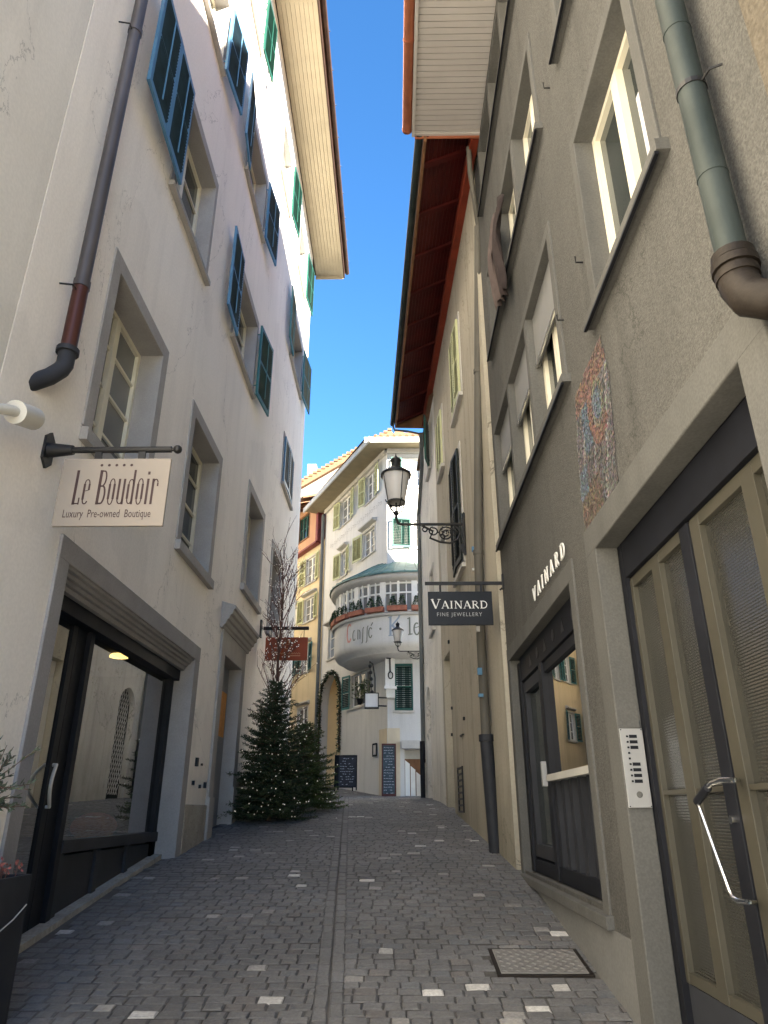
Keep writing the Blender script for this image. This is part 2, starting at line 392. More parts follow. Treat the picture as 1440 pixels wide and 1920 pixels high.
# ------------------------------------------------------------------ building blocks
def wall_grid(mb, fr, s0, s1, z0, z1, holes, mi=0, rmi=0):
    ss = sorted(set([s0, s1] + [h[0] for h in holes] + [h[1] for h in holes])); zs = sorted(set([z0, z1] + [h[2] for h in holes] + [h[3] for h in holes]))
    ss = [s for s in ss if s0 <= s <= s1]; zs = [z for z in zs if z0 <= z <= z1]
    for a, b in zip(ss, ss[1:]):
        for c, d in zip(zs, zs[1:]):
            ms, mz = (a + b) / 2, (c + d) / 2
            if any(h[0] < ms < h[1] and h[2] < mz < h[3] for h in holes): continue
            mb.face([fr.P(a, 0, c), fr.P(b, 0, c), fr.P(b, 0, d), fr.P(a, 0, d)], mi)
    for h in holes:
        a, b, c, d, dep = h[:5]
        for q in ([(a, 0, c), (a, -dep, c), (a, -dep, d), (a, 0, d)], [(b, 0, c), (b, 0, d), (b, -dep, d), (b, -dep, c)],
                  [(a, 0, d), (a, -dep, d), (b, -dep, d), (b, 0, d)], [(a, 0, c), (b, 0, c), (b, -dep, c), (a, -dep, c)]):
            mb.face([fr.P(*p) for p in q], rmi)
def shell(mb, fr, s0, s1, z0, z1, depth, mi=0):
    P = fr.P
    mb.face([P(s0, 0, z0), P(s0, -depth, z0), P(s0, -depth, z1), P(s0, 0, z1)], mi)
    mb.face([P(s1, 0, z0), P(s1, 0, z1), P(s1, -depth, z1), P(s1, -depth, z0)], mi)
    mb.face([P(s0, -depth, z0), P(s1, -depth, z0), P(s1, -depth, z1), P(s0, -depth, z1)], mi)
    mb.face([P(s0, 0, z1), P(s0, -depth, z1), P(s1, -depth, z1), P(s1, 0, z1)], mi)

def leaf_mesh(w, h, cols=1, slat=.052, mid=True):
    """a louvred shutter leaf: x from the hinge, y thickness, z up"""
    t = .036; st = .062; rail = .085
    mb = MB()
    fr = Fr((0, 0), (1, 0), (0, 1))
    cw = w / cols
    for c in range(cols):
        x0 = c * cw; x1 = x0 + cw - (.004 if c < cols - 1 else 0)
        mb.fbox(fr, x0, x0 + st, 0, t, 0, h); mb.fbox(fr, x1 - st, x1, 0, t, 0, h)
        rails = [(0, rail), (h - rail, h)] + ([(h * .5 - .03, h * .5 + .03)] if mid and h > 1.3 else [])
        for a, b in rails: mb.fbox(fr, x0 + st, x1 - st, .002, t - .002, a, b)
        z = rail + .01
        while z < h - rail - .02:
            if not any(a - .03 < z < b for a, b in rails):
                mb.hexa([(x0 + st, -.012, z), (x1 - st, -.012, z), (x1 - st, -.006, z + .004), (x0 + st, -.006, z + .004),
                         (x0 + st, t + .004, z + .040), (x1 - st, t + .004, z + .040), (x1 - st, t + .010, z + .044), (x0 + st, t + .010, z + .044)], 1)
            z += slat
        mb.box((x0 + x1) / 2 - .008, (x0 + x1) / 2 + .008, t + .016, t + .028, rail + .06, h - rail - .06)
    return mb
def shutter(parent, fr, hinge, width, z0, z1, side, swing, m, cols=1, gap=.05, slat=.052):
    """side -1: leaf runs to smaller s from its hinge; swing = degrees off the wall"""
    mb = leaf_mesh(width, z1 - z0, cols, slat)
    d = Vector((fr.d[0], fr.d[1], 0)).normalized(); n = Vector((fr.n[0], fr.n[1], 0)).normalized()
    ax = d * (side * math.cos(R(swing))) + n * math.sin(R(swing))
    ay = n * math.cos(R(swing)) - d * (side * math.sin(R(swing)))
    o = Vector(fr.P(hinge, gap, z0))
    mb.v = [tuple(o + ax * v[0] + ay * v[1] + Vector((0, 0, v[2]))) for v in mb.v]
    for zz in (.2, (z1 - z0) - .2):      # hinge straps
        p = o + Vector((0, 0, zz)); mb.tube([p - n * (gap + .02), p + ax * .02], .011, 5)
    return mb.build('shutter', [m, m + '_louvre_shade'], parent)

def window(parent, fr, a, b, za, zb, w=.13, rev=.24, ms='stone', mf='framecream', mp='pane', nv=2, nh=3, proud=.02, sill=.05, wh=None, shut=(), sillext=.0, hood=0, name='window', wb=None, shadow_strip=False, mullions=0, bar=.028):
    """stone surround (outer box a..b, za..zb) > frame, pane, sill, shutters; returns the wall hole"""
    wh = w if wh is None else wh; wb = w * .8 if wb is None else wb
    e = .004
    mb = MB()
    mb.fbox(fr, a, a + w + e, -rev, proud, za + wb, zb - wh)
    mb.fbox(fr, b - w - e, b, -rev, proud, za + wb, zb - wh)
    mb.fbox(fr, a, b, -rev, proud + .001, zb - wh - e, zb)
    for k in range(mullions):
        s = a + w + (b - a - 2 * w) * (k + 1) / (mullions + 1)
        mb.fbox(fr, s - .055, s + .055, -rev, proud - .004, za + wb, zb - wh)
    if hood: mb.prism(fr, [(-.02, zb + .05), (hood, zb + .12), (hood, zb + .19), (-.02, zb + .24)], a - .1, b + .1)
    win = mb.build(name, ms, parent, bevel=.006)
    sb = MB(); sb.prism(fr, [(-rev, za), (proud + sill, za - .01), (proud + sill, za + wb - .02), (-rev, za + wb + .01)], a - sillext, b + sillext)
    sb.build('sill', ms, win)
    if shadow_strip: MB().fbox(fr, a - sillext + .01, b + sillext - .01, proud + sill * .75, proud + sill + .008, za - .030, za - .013).build('sill_shadow_strip', 'black', win)  # black strip paints in the shadow line below the sill
    lights = mullions + 1; cell = (b - a - 2 * w) / lights
    fb = MB(); pb = MB()
    for k in range(lights):
        x0 = a + w + cell * k + (.055 if k else 0); x1 = a + w + cell * (k + 1) - (.055 if k < lights - 1 else 0)
        z0, z1 = za + wb, zb - wh; n0, n1 = -rev + .01, -rev + .065
        fw = .055
        fb.fbox(fr, x0, x0 + fw, n0, n1, z0, z1); fb.fbox(fr, x1 - fw, x1, n0, n1, z0, z1)
        fb.fbox(fr, x0 + fw, x1 - fw, n0, n1 - .002, z0, z0 + fw + .02); fb.fbox(fr, x0 + fw, x1 - fw, n0, n1 - .002, z1 - fw, z1)
        for i in range(1, nv):
            s = x0 + (x1 - x0) * i / nv; fb.fbox(fr, s - .05, s + .05, n0, n1 + .012, z0 + fw, z1 - fw)
        for i in range(1, nh):
            z = z0 + (z1 - z0) * i / nh
            for j in range(nv):
                q0 = x0 + (x1 - x0) * j / nv + (.05 if j else fw); q1 = x0 + (x1 - x0) * (j + 1) / nv - (.05 if j < nv - 1 else fw)
                fb.fbox(fr, q0, q1, n0 + .012, n1 - .012, z - bar / 2, z + bar / 2)
        pb.fbox(fr, x0 + .01, x1 - .01, -rev - .03, -rev + .026, z0 + .01, z1 - .01)
    fb.build('frame', mf, win); pb.build('pane', mp, win)
    for s in shut: shutter(win, fr, *s)
    return (a + w, b - w, za + wb, zb - wh, rev + .02)

def arc(cx, cz, r, a0, a1, n):
    return [(cx + r * math.cos(a0 + (a1 - a0) * i / n), cz + r * math.sin(a0 + (a1 - a0) * i / n)) for i in range(n + 1)]

# stroke lettering -------------------------------------------------
def ell(cx, cy, rx, ry, a0, a1, n=10):
    return [(cx + rx * math.cos(R(a0 + (a1 - a0) * i / n)), cy + ry * math.sin(R(a0 + (a1 - a0) * i / n))) for i in range(n + 1)]
SERIF = {
 'V': (.88, [([(.05, 1), (.45, .0)], .17), ([(.45, 0), (.82, 1)], .075), ([(-.06, .97), (.24, .97)], .055), ([(.64, .97), (.96, .97)], .055)]),
 'A': (.86, [([(.06, 0), (.42, 1)], .075), ([(.42, 1), (.82, 0)], .17), ([(.2, .33), (.64, .33)], .055), ([(-.06, .03), (.2, .03)], .055), ([(.66, .03), (.96, .03)], .055)]),
 'I': (.34, [([(.15, 0), (.15, 1)], .16), ([(-.02, .03), (.32, .03)], .055), ([(-.02, .97), (.32, .97)], .055)]),
 'N': (.94, [([(.12, 0), (.12, 1)], .075), ([(.12, 1), (.82, .0)], .17), ([(.82, 0), (.82, 1)], .075), ([(-.04, .97), (.2, .97)], .055), ([(-.02, .03), (.28, .03)], .055), ([(.68, .97), (.98, .97)], .055)]),
 'R': (.82, [([(.13, 0), (.13, 1)], .16), ([(.13, .96)] + ell(.36, .74, .26, .22, 90, -90) + [(.13, .52)], .085), ([(.36, .52), (.78, .0)], .15), ([(-.04, .03), (.32, .03)], .055), ([(-.04, .97), (.2, .97)], .055)]),
 'D': (.92, [([(.13, 0), (.13, 1)], .16), ([(.13, .96)] + ell(.36, .5, .44, .46, 90, -90, 14) + [(.13, .04)], .10), ([(-.04, .03), (.2, .03)], .055), ([(-.04, .97), (.2, .97)], .055)]),
}
def _o(cx, w, h): return [([(cx - w, h * .2), (cx - w, h * .8)], .085), ([(cx + w, h * .2), (cx + w, h * .8)], .085), (ell(cx, h * .78, w, h * .22, 0, 180), .045), (ell(cx, h * .22, w, h * .22, 180, 360), .045)]
NARROW = {
 'L': (.34, [([(.07, 0), (.07, 1)], .105), ([(.04, .03), (.29, .03)], .05), ([(.29, 0), (.29, .2)], .05)]),
 'e': (.35, [([(.07, .14), (.07, .6)], .085), (ell(.17, .6, .1, .12, 0, 180), .045), ([(.27, .6), (.27, .42)], .075), ([(.07, .38), (.29, .42)], .03), (ell(.17, .14, .1, .12, 180, 340), .05)]),
 'B': (.42, [([(.08, 0), (.08, 1)], .11), ([(.08, .97), (.2, .97)] + ell(.22, .76, .1, .21, 90, -90), .06), ([(.08, .53), (.2, .53)] + ell(.23, .28, .12, .25, 90, -90) + [(.08, .03)], .07)]),
 'o': (.36, _o(.17, .1, .74)),
 'u': (.37, [([(.07, .14), (.07, .74)], .085), ([(.29, 0), (.29, .74)], .085), (ell(.18, .14, .11, .12, 180, 360), .045)]),
 'd': (.37, [([(.07, .16), (.07, .58)], .085), ([(.28, 0), (.28, 1)], .085), (ell(.175, .58, .1, .14, 0, 180), .045), (ell(.175, .16, .1, .14, 180, 360), .045)]),
 'i': (.19, [([(.08, 0), (.08, .74)], .09), ([(.08, .86), (.08, .95)], .09)]),
 'r': (.30, [([(.08, 0), (.08, .74)], .09), (ell(.19, .58, .1, .14, 150, 20), .05), ([(.28, .52), (.28, .62)], .06)]),
 ' ': (.2, []),
}
def strokes(mb, put, polys, mi=0):
    """flat ribbons; put(u,v) gives the 3D point of a lettering coordinate"""
    for pts, w in polys:
        n = len(pts)
        if n < 2: continue
        L_, R_ = [], []
        for i, (x, y) in enumerate(pts):
            x0, y0 = pts[max(i - 1, 0)]; x1, y1 = pts[min(i + 1, n - 1)]
            dx, dy = x1 - x0, y1 - y0; l = math.hypot(dx, dy) or 1
            nx, ny = -dy / l * w / 2, dx / l * w / 2
            L_.append((x + nx, y + ny)); R_.append((x - nx, y - ny))
        for i in range(n - 1):
            mb.face([put(*L_[i]), put(*L_[i + 1]), put(*R_[i + 1]), put(*R_[i])], mi)
def lettering(mb, text, font, h, put, xs=1.0, small=None, track=0.0, mi=0):
    x = 0
    for i, ch in enumerate(text):
        adv, pl = font[ch]; k = 1.0 if (small is None or i == 0) else small
        strokes(mb, put, [([((x + p[0] * k * xs) * h, p[1] * k * h) for p in pts], w * k * h * min(1, xs * 1.1)) for pts, w in pl], mi)
        x += adv * k * xs + track
    return x * h
def text_mesh(mb, body, put, size, xs=1.0, mi=0, spacing=1.0):
    cu = bpy.data.curves.new('lettering_curve', 'FONT'); cu.body = body; cu.size = size; cu.space_character = spacing; cu.resolution_u = 2
    ob = bpy.data.objects.new('lettering_curve', cu); COL.objects.link(ob)
    bpy.context.view_layer.update()
    me = bpy.data.meshes.new_from_object(ob.evaluated_get(bpy.context.evaluated_depsgraph_get()))
    k = len(mb.v)
    mb.v += [tuple(put(v.co.x * xs, v.co.y)) for v in me.vertices]
    for p in me.polygons: mb.f.append(tuple(k + i for i in p.vertices)); mb.m.append(mi)
    width = max((v.co.x * xs for v in me.vertices), default=0)
    bpy.data.objects.remove(ob); bpy.data.curves.remove(cu); bpy.data.meshes.remove(me)
    return width

# ================================================================== CAMERA, SKY, SUN
cam_d = bpy.data.cameras.new('camera'); cam = bpy.data.objects.new('camera', cam_d); COL.objects.link(cam)
cam_d.sensor_fit = 'VERTICAL'; cam_d.sensor_height = 24; cam_d.lens = 24 * F / 1920; cam_d.clip_end = 5000; cam_d.clip_start = .05
cam.location = (0, 0, EZ); cam.rotation_euler = (math.pi / 2 + TH, 0, YAW); sc.camera = cam
SUN_AZ, SUN_EL = R(140), R(21)          # azimuth clockwise from the street direction (+Y)
w = bpy.data.worlds.new('World'); sc.world = w; w.use_nodes = True
nt = w.node_tree; bg = nt.nodes['Background']
sky = nt.nodes.new('ShaderNodeTexSky'); sky.sky_type = 'NISHITA'; sky.sun_disc = False
sky.sun_elevation = SUN_EL; sky.sun_rotation = SUN_AZ; sky.altitude = 400; sky.air_density = 1.0; sky.dust_density = .2; sky.ozone_density = 4.0
hs = nt.nodes.new('ShaderNodeHueSaturation'); hs.inputs['Saturation'].default_value = 1.16
nt.links.new(sky.outputs[0], hs.inputs['Color']); nt.links.new(hs.outputs[0], bg.inputs[0]); bg.inputs[1].default_value = .50
sd = bpy.data.lights.new('sun', 'SUN'); sd.energy = 49.0; sd.angle = R(.5); sd.color = (1, .90, .74)
so = bpy.data.objects.new('sun', sd); COL.objects.link(so)
to_sun = Vector((math.sin(SUN_AZ) * math.cos(SUN_EL), math.cos(SUN_AZ) * math.cos(SUN_EL), math.sin(SUN_EL)))
so.rotation_euler = to_sun.to_track_quat('Z', 'Y').to_euler(); so.location = (10, -10, 30)
sc.view_settings.view_transform = 'Standard'; sc.view_settings.look = 'None'; sc.view_settings.exposure = 0
sc.cycles.max_bounces = 12; sc.cycles.diffuse_bounces = 8; sc.cycles.glossy_bounces = 4

# ================================================================== GROUND AND STREET
mb = MB()
xs = [-400, -120, -40, -12, -6, -3, 0, 3, 6, 12, 40, 120, 400]
ys = [-400, -120, -60] + [-30 + i * 1.5 for i in range(72)] + [90, 130, 200, 400]
for x0, x1 in zip(xs, xs[1:]):
    for y0, y1 in zip(ys, ys[1:]):
        mb.face([(x0, y0, gz(y0) - .012), (x1, y0, gz(y0) - .012), (x1, y1, gz(y1) - .012), (x0, y1, gz(y1) - .012)], 1 if y1 < -.5 else 0)
mb.build('ground', ['mortar', 'bounce_paving'], kind='structure')

def channel(y): return -.10 - .06 * y
mb = MB()
def sett(cx, cy, hx, hy, rot=0.0, col=None):
    ca, sa = math.cos(rot), math.sin(rot)
    z = gz(cy) + U(-.002, .002); tx, ty = U(-.02, .02), U(-.02, .02); slope = (gz(cy + .2) - gz(cy - .2)) / .4
    def q(u, v, dz):
        x, y = cx + u * ca - v * sa, cy + u * sa + v * ca
        return (x, y, z + (y - cy) * slope + u * tx * .5 + v * ty * .5 + dz)
    j = lambda: U(-.007, .007)
    top = [q(-hx + .009 + j(), -hy + .009 + j(), 0), q(hx - .009 + j(), -hy + .009 + j(), 0), q(hx - .009 + j(), hy - .009 + j(), 0), q(-hx + .009 + j(), hy - .009 + j(), 0)]
    low = [q(-hx, -hy, -.007), q(hx, -hy, -.007), q(hx, hy, -.007), q(-hx, hy, -.007)]
    if col is None:
        g = random.choice((.128, .136, .143, .150, .140)) * U(.90, 1.10); k = random.random()
        col = (g * 1.0, g * .995, g * .99)
        if k < .010: g = U(.38, .62); col = (g, g * .98, g * .93)
        elif k < .032: g = U(.22, .34); col = (g, g * .97, g * .92)
        elif k < .10: col = (g * 1.05, g * .99, g * .95)
        elif k < .17: col = (g * .95, g * .99, g * 1.03)
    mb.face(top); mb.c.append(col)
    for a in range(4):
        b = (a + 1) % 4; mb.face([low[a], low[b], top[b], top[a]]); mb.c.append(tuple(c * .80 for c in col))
y = .6; row = 0
while y < 31:
    d = .106 + U(-.008, .008)
    lo = -2.72 if y < 17.6 else -2.72 - (y - 17.6) * .6
    hi = 1.42 if y < 8.3 else (1.80 - .05 * y if y < 18.7 else .9 + (y - 18.7) * .12)
    x = lo + U(0, .12); c = channel(y); wav = U(0, 6.28)
    while x < hi:
        wd = U(.105, .17)
        full = wd
        if y <= 26 and x < c - .086 < x + wd: wd = c - .086 - x
        elif y <= 26 and x < c + .086 < x + wd: x, wd = c + .086, x + wd - c - .086
        cx = x + wd / 2
        if wd > .03 and (abs(cx - c) > .086 or y > 26):
            yy = y + .016 * math.sin(cx * 2.1 + y * .35) + .008 * math.sin(cx * 5 + wav)
            if not (5.45 < yy < 5.98 and .66 < cx < 1.32): sett(cx, yy, wd / 2 - .003, d / 2 - .003, U(-.025, .025))
        x += wd
    y += d; row += 1
y = .6
while y < 26:            # drainage channel: two courses laid lengthwise
    for k in (-1, 1):
        l = .17 + U(-.02, .02); g = U(.12, .155)
        sett(channel(y) + k * .046, y + (k * .03), .042, l / 2 - .003, .06, (g, g, g))
    y += .172
mb.build('street', 'setts', kind='structure', recalc=False)

# steel cover plate
t = thing('manhole_cover', 'grey checker plate steel cover set in the cobbles beside the plinth of the grey house', 'manhole cover', (1.0, 5.71, gz(5.71)))
def gq(x, y, dz): return (x, y, gz(y) + dz)
mb = MB(); x0, x1, y0, y1 = .70, 1.28, 5.49, 5.94
mb.hexa([gq(x0, y0, -.03), gq(x1, y0, -.03), gq(x1, y1, -.03), gq(x0, y1, -.03), gq(x0, y0, .006), gq(x1, y0, .006), gq(x1, y1, .006), gq(x0, y1, .006)])
for i in range(13):
    for j in range(10):
        cx = x0 + .03 + i * .0433; cy = y0 + .025 + j * .0445; s = 1 if (i + j) % 2 else -1
        dx, dy = .012, .012 * s; nx, ny = .004, -.004 * s
        mb.face([gq(cx - dx - nx, cy - dy - ny, .007), gq(cx - dx + nx, cy - dy + ny, .011), gq(cx + dx + nx, cy + dy + ny, .011), gq(cx + dx - nx, cy + dy - ny, .007)])
mb.build('cover_plate', 'manhole', t)
mb = MB()
for a, b, c, d in ((x0 - .03, x0, y0 - .03, y1 + .03), (x1, x1 + .03, y0 - .03, y1 + .03), (x0, x1, y0 - .03, y0), (x0, x1, y1, y1 + .03)):
    mb.hexa([gq(a, c, -.03), gq(b, c, -.03), gq(b, d, -.03), gq(a, d, -.03), gq(a, c, .002), gq(b, c, .002), gq(b, d, .002), gq(a, d, .002)])
mb.build('rim', 'castiron', t)

# ================================================================== LEFT ROW
# ---- neighbour at the very left edge
h1 = thing('neighbour_house', 'pale grey-green plaster house at the left edge, beyond the thin vertical joint', 'house', (XL - 4, .6, gz(.6)))
mb = MB(); wall_grid(mb, FL, -2.5, 3.87, -1.2, 18.3, []); shell(mb, FL, -2.5, 3.87, -1.2, 18.3, 8); mb.build('wall', 'palegrey', h1)
mb = MB(); mb.hexa([(XL - 8, -2.5, 18.3), (XL + .9, -2.5, 18.3), (XL + .9, 3.87, 18.3), (XL - 8, 3.87, 18.3), (XL - 4.2, -2.5, 22), (XL - 4, -2.5, 22), (XL - 4, 3.87, 22), (XL - 4.2, 3.87, 22)])
mb.build('roof', 'tiles', h1)

# ---- cream house
h2 = thing('cream_house', 'tall cream plaster house with blue louvred shutters and a shop window on the left', 'house', (XL - 4, 11, gz(11)))
holes = []
def W2(*a, **k): holes.append(window(h2, FL, *a, **k))
kw = dict(ms='stone', mf='framecream', wh=.16)
# first floor
W2(5.05, 6.70, 4.47, 6.50, w=.16, rev=.30, nh=4, mp='panewarm', **kw)
W2(7.76, 9.43, 4.50, 6.54, w=.16, rev=.30, nh=4, mp='pane', **kw)
W2(11.35, 13.0, 5.08, 7.12, w=.16, rev=.30, nh=4, mp='pane', **kw)
W2(14.0, 15.5, 4.95, 6.98, w=.16, rev=.30, nh=4, mp='pane', **kw)
# second floor: (hinge, width, z0, z1, side, swing, paint, columns, gap)
W2(5.98, 7.70, 8.33, 10.20, w=.10, rev=.26, nh=3, shut=[(6.08, 1.30, 8.42, 9.98, -1, 2, 'shutblue', 2, .08)], **kw)
W2(9.18, 11.05, 8.60, 10.30, w=.10, rev=.26, nh=3, shut=[(9.26, .78, 8.66, 10.20, -1, 2, 'shutblue', 1, .07), (10.98, .80, 8.66, 10.20, 1, 6, 'shutteal', 1, .07)], **kw)
W2(14.6, 16.2, 8.58, 9.95, w=.09, rev=.2, nh=3, shut=[(14.70, .70, 8.68, 9.86, 1, 2, 'shutblue', 1, .02), (16.10, .70, 8.68, 9.86, -1, 2, 'shutblue', 1, .02)], **kw)
# third floor
W2(5.45, 7.25, 11.95, 13.60, w=.10, rev=.26, nh=3, shut=[(5.53, .76, 12.0, 13.5, -1, 2, 'shutblue', 1, .06), (7.17, .78, 12.0, 13.5, 1, 6, 'shutblue', 1, .06)], **kw)
W2(8.98, 10.75, 12.02, 13.66, w=.10, rev=.26, nh=3, shut=[(9.06, .74, 12.08, 13.58, -1, 6, 'shutblue', 1, .06), (10.67, .80, 12.08, 13.58, 1, 6, 'shutblue', 1, .06)], **kw)
W2(14.7, 16.75, 12.15, 13.85, w=.10, rev=.26, nh=3, shut=[(14.78, .82, 12.2, 13.75, -1, 2, 'shutteal', 1, .06), (16.67, .95, 12.2, 13.75, 1, 5, 'shutteal', 1, .06)], **kw)
# attic floor
kw4 = dict(ms='stonelight', mf='framewhite', wh=.1, mp='panesky')
W2(7.75, 9.25, 15.40, 17.15, w=.10, rev=.22, shut=[(7.83, .68, 15.45, 17.1, -1, 10, 'shutgreen', 1, .06), (9.17, .70, 15.45, 17.1, 1, 5, 'shutgreen', 1, .06)], **kw4)
W2(11.9, 13.4, 15.40, 17.15, w=.10, rev=.22, shut=[(13.32, .85, 15.45, 17.1, 1, 5, 'shutgreen', 1, .06)], **kw4)
W2(15.0, 16.5, 15.40, 17.15, w=.10, rev=.22, shut=[(16.42, .90, 15.45, 17.1, 1, 5, 'shutgreen', 1, .06)], **kw4)
holes.append((5.24, 9.06, -1.2, 3.45, .05)); holes.append((10.60, 11.86, -1.2, 3.82, .40))
mb = MB(); wall_grid(mb, FL, 3.884, 17.95, -1.2, 18.33, holes); shell(mb, FL, 3.884, 17.95, -1.2, 18.33, 8.2)
mb.fbox(FL, 3.8705, 3.8835, -.2, -.012, -1.2, 18.3)
mb.build('wall', 'cream', h2)
# eaves: boarded soffit, fascia and gutter with snow hooks
mb = MB()
for i in range(9): mb.box(XL + .02 + i * .102, XL + .02 + i * .102 + .096, 4.3, 18.85, 18.36 - i * .004, 18.40)
mb.build('soffit', 'soffitcream', h2)
mb = MB()
mb.box(XL + .945, XL + .985, 4.3, 18.9, 18.30, 18.62, 0); mb.box(XL - .1, XL + .94, 4.3, 18.87, 18.41, 18.5, 0); mb.box(XL + .86, XL + .944, 4.3, 18.88, 18.29, 18.358, 1)
mb.box(XL + .0, XL + .94, 18.852, 18.89, 18.25, 18.47, 1)
mb.build('fascia', ['eavebrown', 'soffitcream'], h2)
mb = MB(); mb.tube([(XL + 1.06, 4.3, 18.56), (XL + 1.06, 18.95, 18.56)], .072, 10); 
g_ = mb.build('gutter', 'eavebrown', h2, smooth=True)
for i in range(10): MB().box(XL + .98, XL + 1.16, 9.9 + i * .95, 9.92 + i * .95, 18.60, 18.66).build('gutter_hook', 'steel', g_)
mb = MB(); mb.hexa([(XL - 8.2, 3.88, 18.5), (XL + 1.0, 3.88, 18.5), (XL + 1.0, 18.9, 18.5), (XL - 8.2, 18.9, 18.5), (XL - 4.2, 3.88, 22.2), (XL - 4, 3.88, 22.2), (XL - 4, 18.9, 22.2), (XL - 4.2, 18.9, 22.2)])
mb.build('roof', 'tiles', h2)

# shopfront
mb = MB()
mb.fbox(FL, 5.06, 5.244, -.32, .025, -1.1, 3.446); mb.fbox(FL, 9.056, 9.27, -.34, .025, -1.1, 3.446); mb.fbox(FL, 5.06, 9.27, -.05, .026, 3.446, 3.63)
for n0, n1, z0, z1 in ((-.09, .008, 3.415, 3.447), (-.13, -.03, 3.38, 3.417), (-.17, -.065, 3.345, 3.382), (-.21, -.10, 3.30, 3.347)): mb.fbox(FL, 5.246, 9.054, n0, n1, z0, z1)
shop = mb.build('shopfront', 'stonecool', h2, bevel=.006)
G = -.27
sD0 = 5.30; sD1 = on(FL, 128, 1153, G)[0]; sW0 = on(FL, 170, 1180, G)[0]; sW1 = on(FL, 315, 1257, G)[0]
zT = on(FL, 170, 1180, G)[1]; zS = on(FL, 280, 1560, G)[1]
sD1 = 6.10; sW0 = min(max(sW0, sD1 + .22), 6.6); sW1 = min(max(sW1, 8.6), 8.98)
mb = MB()
mb.fbox(FL, 5.246, sD0 + .06, G - .03, G + .05, .2, 3.2); mb.fbox(FL, sD1, sD1 + .10, G - .03, G + .02, .2, zT + .05); mb.fbox(FL, sW0 - .09, sW0, G - .03, G + .06, .2, 3.2)
mb.fbox(FL, sD1 + .104, sW0 - .094, G - .02, G + .02, .2, 3.2); mb.fbox(FL, sW1, 9.054, G - .03, G + .05, .6, 3.2)
mb.fbox(FL, 5.247, 9.053, G - .02, G + .12, 3.17, 3.302); mb.fbox(FL, sD0 + .06, sW0 - .09, G - .02, G + .055, zT + .02, 3.172); mb.fbox(FL, sW0, sW1, G - .02, G + .045, zT - .0, 3.2)
mb.build('frame', 'black', shop, bevel=.004)
mb = MB(); mb.fbox(FL, sW0 - .001, 9.05, G - .03, G + .07, zS - .10, zS)
for k in range(4):
    s = sW0 + (sW1 - sW0) * k / 3.0; mb.fbox(FL, s, s + .10, G - .03, G + .05, .3, zS - .10)
mb.fbox(FL, sW0, 9.05, G - .03, G + .02, .3, zS - .12)
mb.build('stall_riser', 'anthracite', shop, bevel=.004)
m = bpy.data.materials.new('shop_glass'); m.use_nodes = True; nt = m.node_tree; N, L = nt.nodes, nt.links; N.clear()
o_ = N.new('ShaderNodeOutputMaterial'); mx = N.new('ShaderNodeMixShader'); tr = N.new('ShaderNodeBsdfTransparent'); gl = N.new('ShaderNodeBsdfGlossy'); lw = N.new('ShaderNodeLayerWeight')
tr.inputs[0].default_value = (.72, .74, .74, 1); gl.inputs['Roughness'].default_value = .008; lw.inputs['Blend'].default_value = .91
nb = N.new('ShaderNodeTexNoise'); nb.inputs['Scale'].default_value = .8; bb = N.new('ShaderNodeBump'); bb.inputs['Strength'].default_value = .04; bb.inputs['Distance'].default_value = .02
ge = N.new('ShaderNodeNewGeometry'); L.new(ge.outputs['Position'], nb.inputs['Vector']); L.new(nb.outputs['Fac'], bb.inputs['Height']); L.new(bb.outputs[0], gl.inputs['Normal'])
L.new(lw.outputs['Fresnel'], mx.inputs[0]); L.new(tr.outputs[0], mx.inputs[1]); L.new(gl.outputs[0], mx.inputs[2]); L.new(mx.outputs[0], o_.inputs[0])
M['shopglass'] = m
mb = MB(); mb.face([FL.P(sW0, G, zS), FL.P(sW1, G, zS), FL.P(sW1, G, zT), FL.P(sW0, G, zT)]); mb.build('pane', 'shopglass', shop, recalc=False)
mb = MB(); mb.face([FL.P(sD0 + .06, G, .4), FL.P(sD1, G, .4), FL.P(sD1, G, zT + .02), FL.P(sD0 + .06, G, zT + .02)]); mb.build('door_pane', 'shopglass', shop, recalc=False)
a, b = on(FL, 100, 1433, G + .06), on(FL, 97, 1513, G + .06)
mb = MB(); s = (sD1 + .05); z1, z0 = a[1], b[1]
mb.tube([FL.P(s, G + .02, z1)] + [FL.P(s - .13 * math.sin(i * math.pi / 10), G + .05 + .04 * math.sin(i * math.pi / 10), z1 + (z0 - z1) * i / 10) for i in range(11)] + [FL.P(s, G + .02, z0)], .014, 8)
mb.build('handle', 'chrome', shop, smooth=True)
mb = MB()   # room behind the glass
mb.fbox(FL, 5.2, 9.2, -3.4, -3.3, .2, 3.4); mb.fbox(FL, 5.1, 5.2, -3.4, -.35, .2, 3.4); mb.fbox(FL, 9.2, 9.3, -3.4, -.35, .2, 3.4); mb.fbox(FL, 5.2, 9.2, -3.3, -.31, 3.25, 3.4); mb.fbox(FL, 5.2, 9.2, -3.3, -.31, .6, zS - .06)
mb.build('shop_room', 'floorin', shop)
mb = MB(); mb.fbox(FL, 5.25, 9.05, -.34, -.13, gz(7) - .6, gz(5.2) + .06)
mb.v = [(x, y, gz(y) + (.045 if i % 8 >= 4 else -.3)) for i, (x, y, z) in enumerate(mb.v)]
mb.build('threshold', 'plinth', shop)
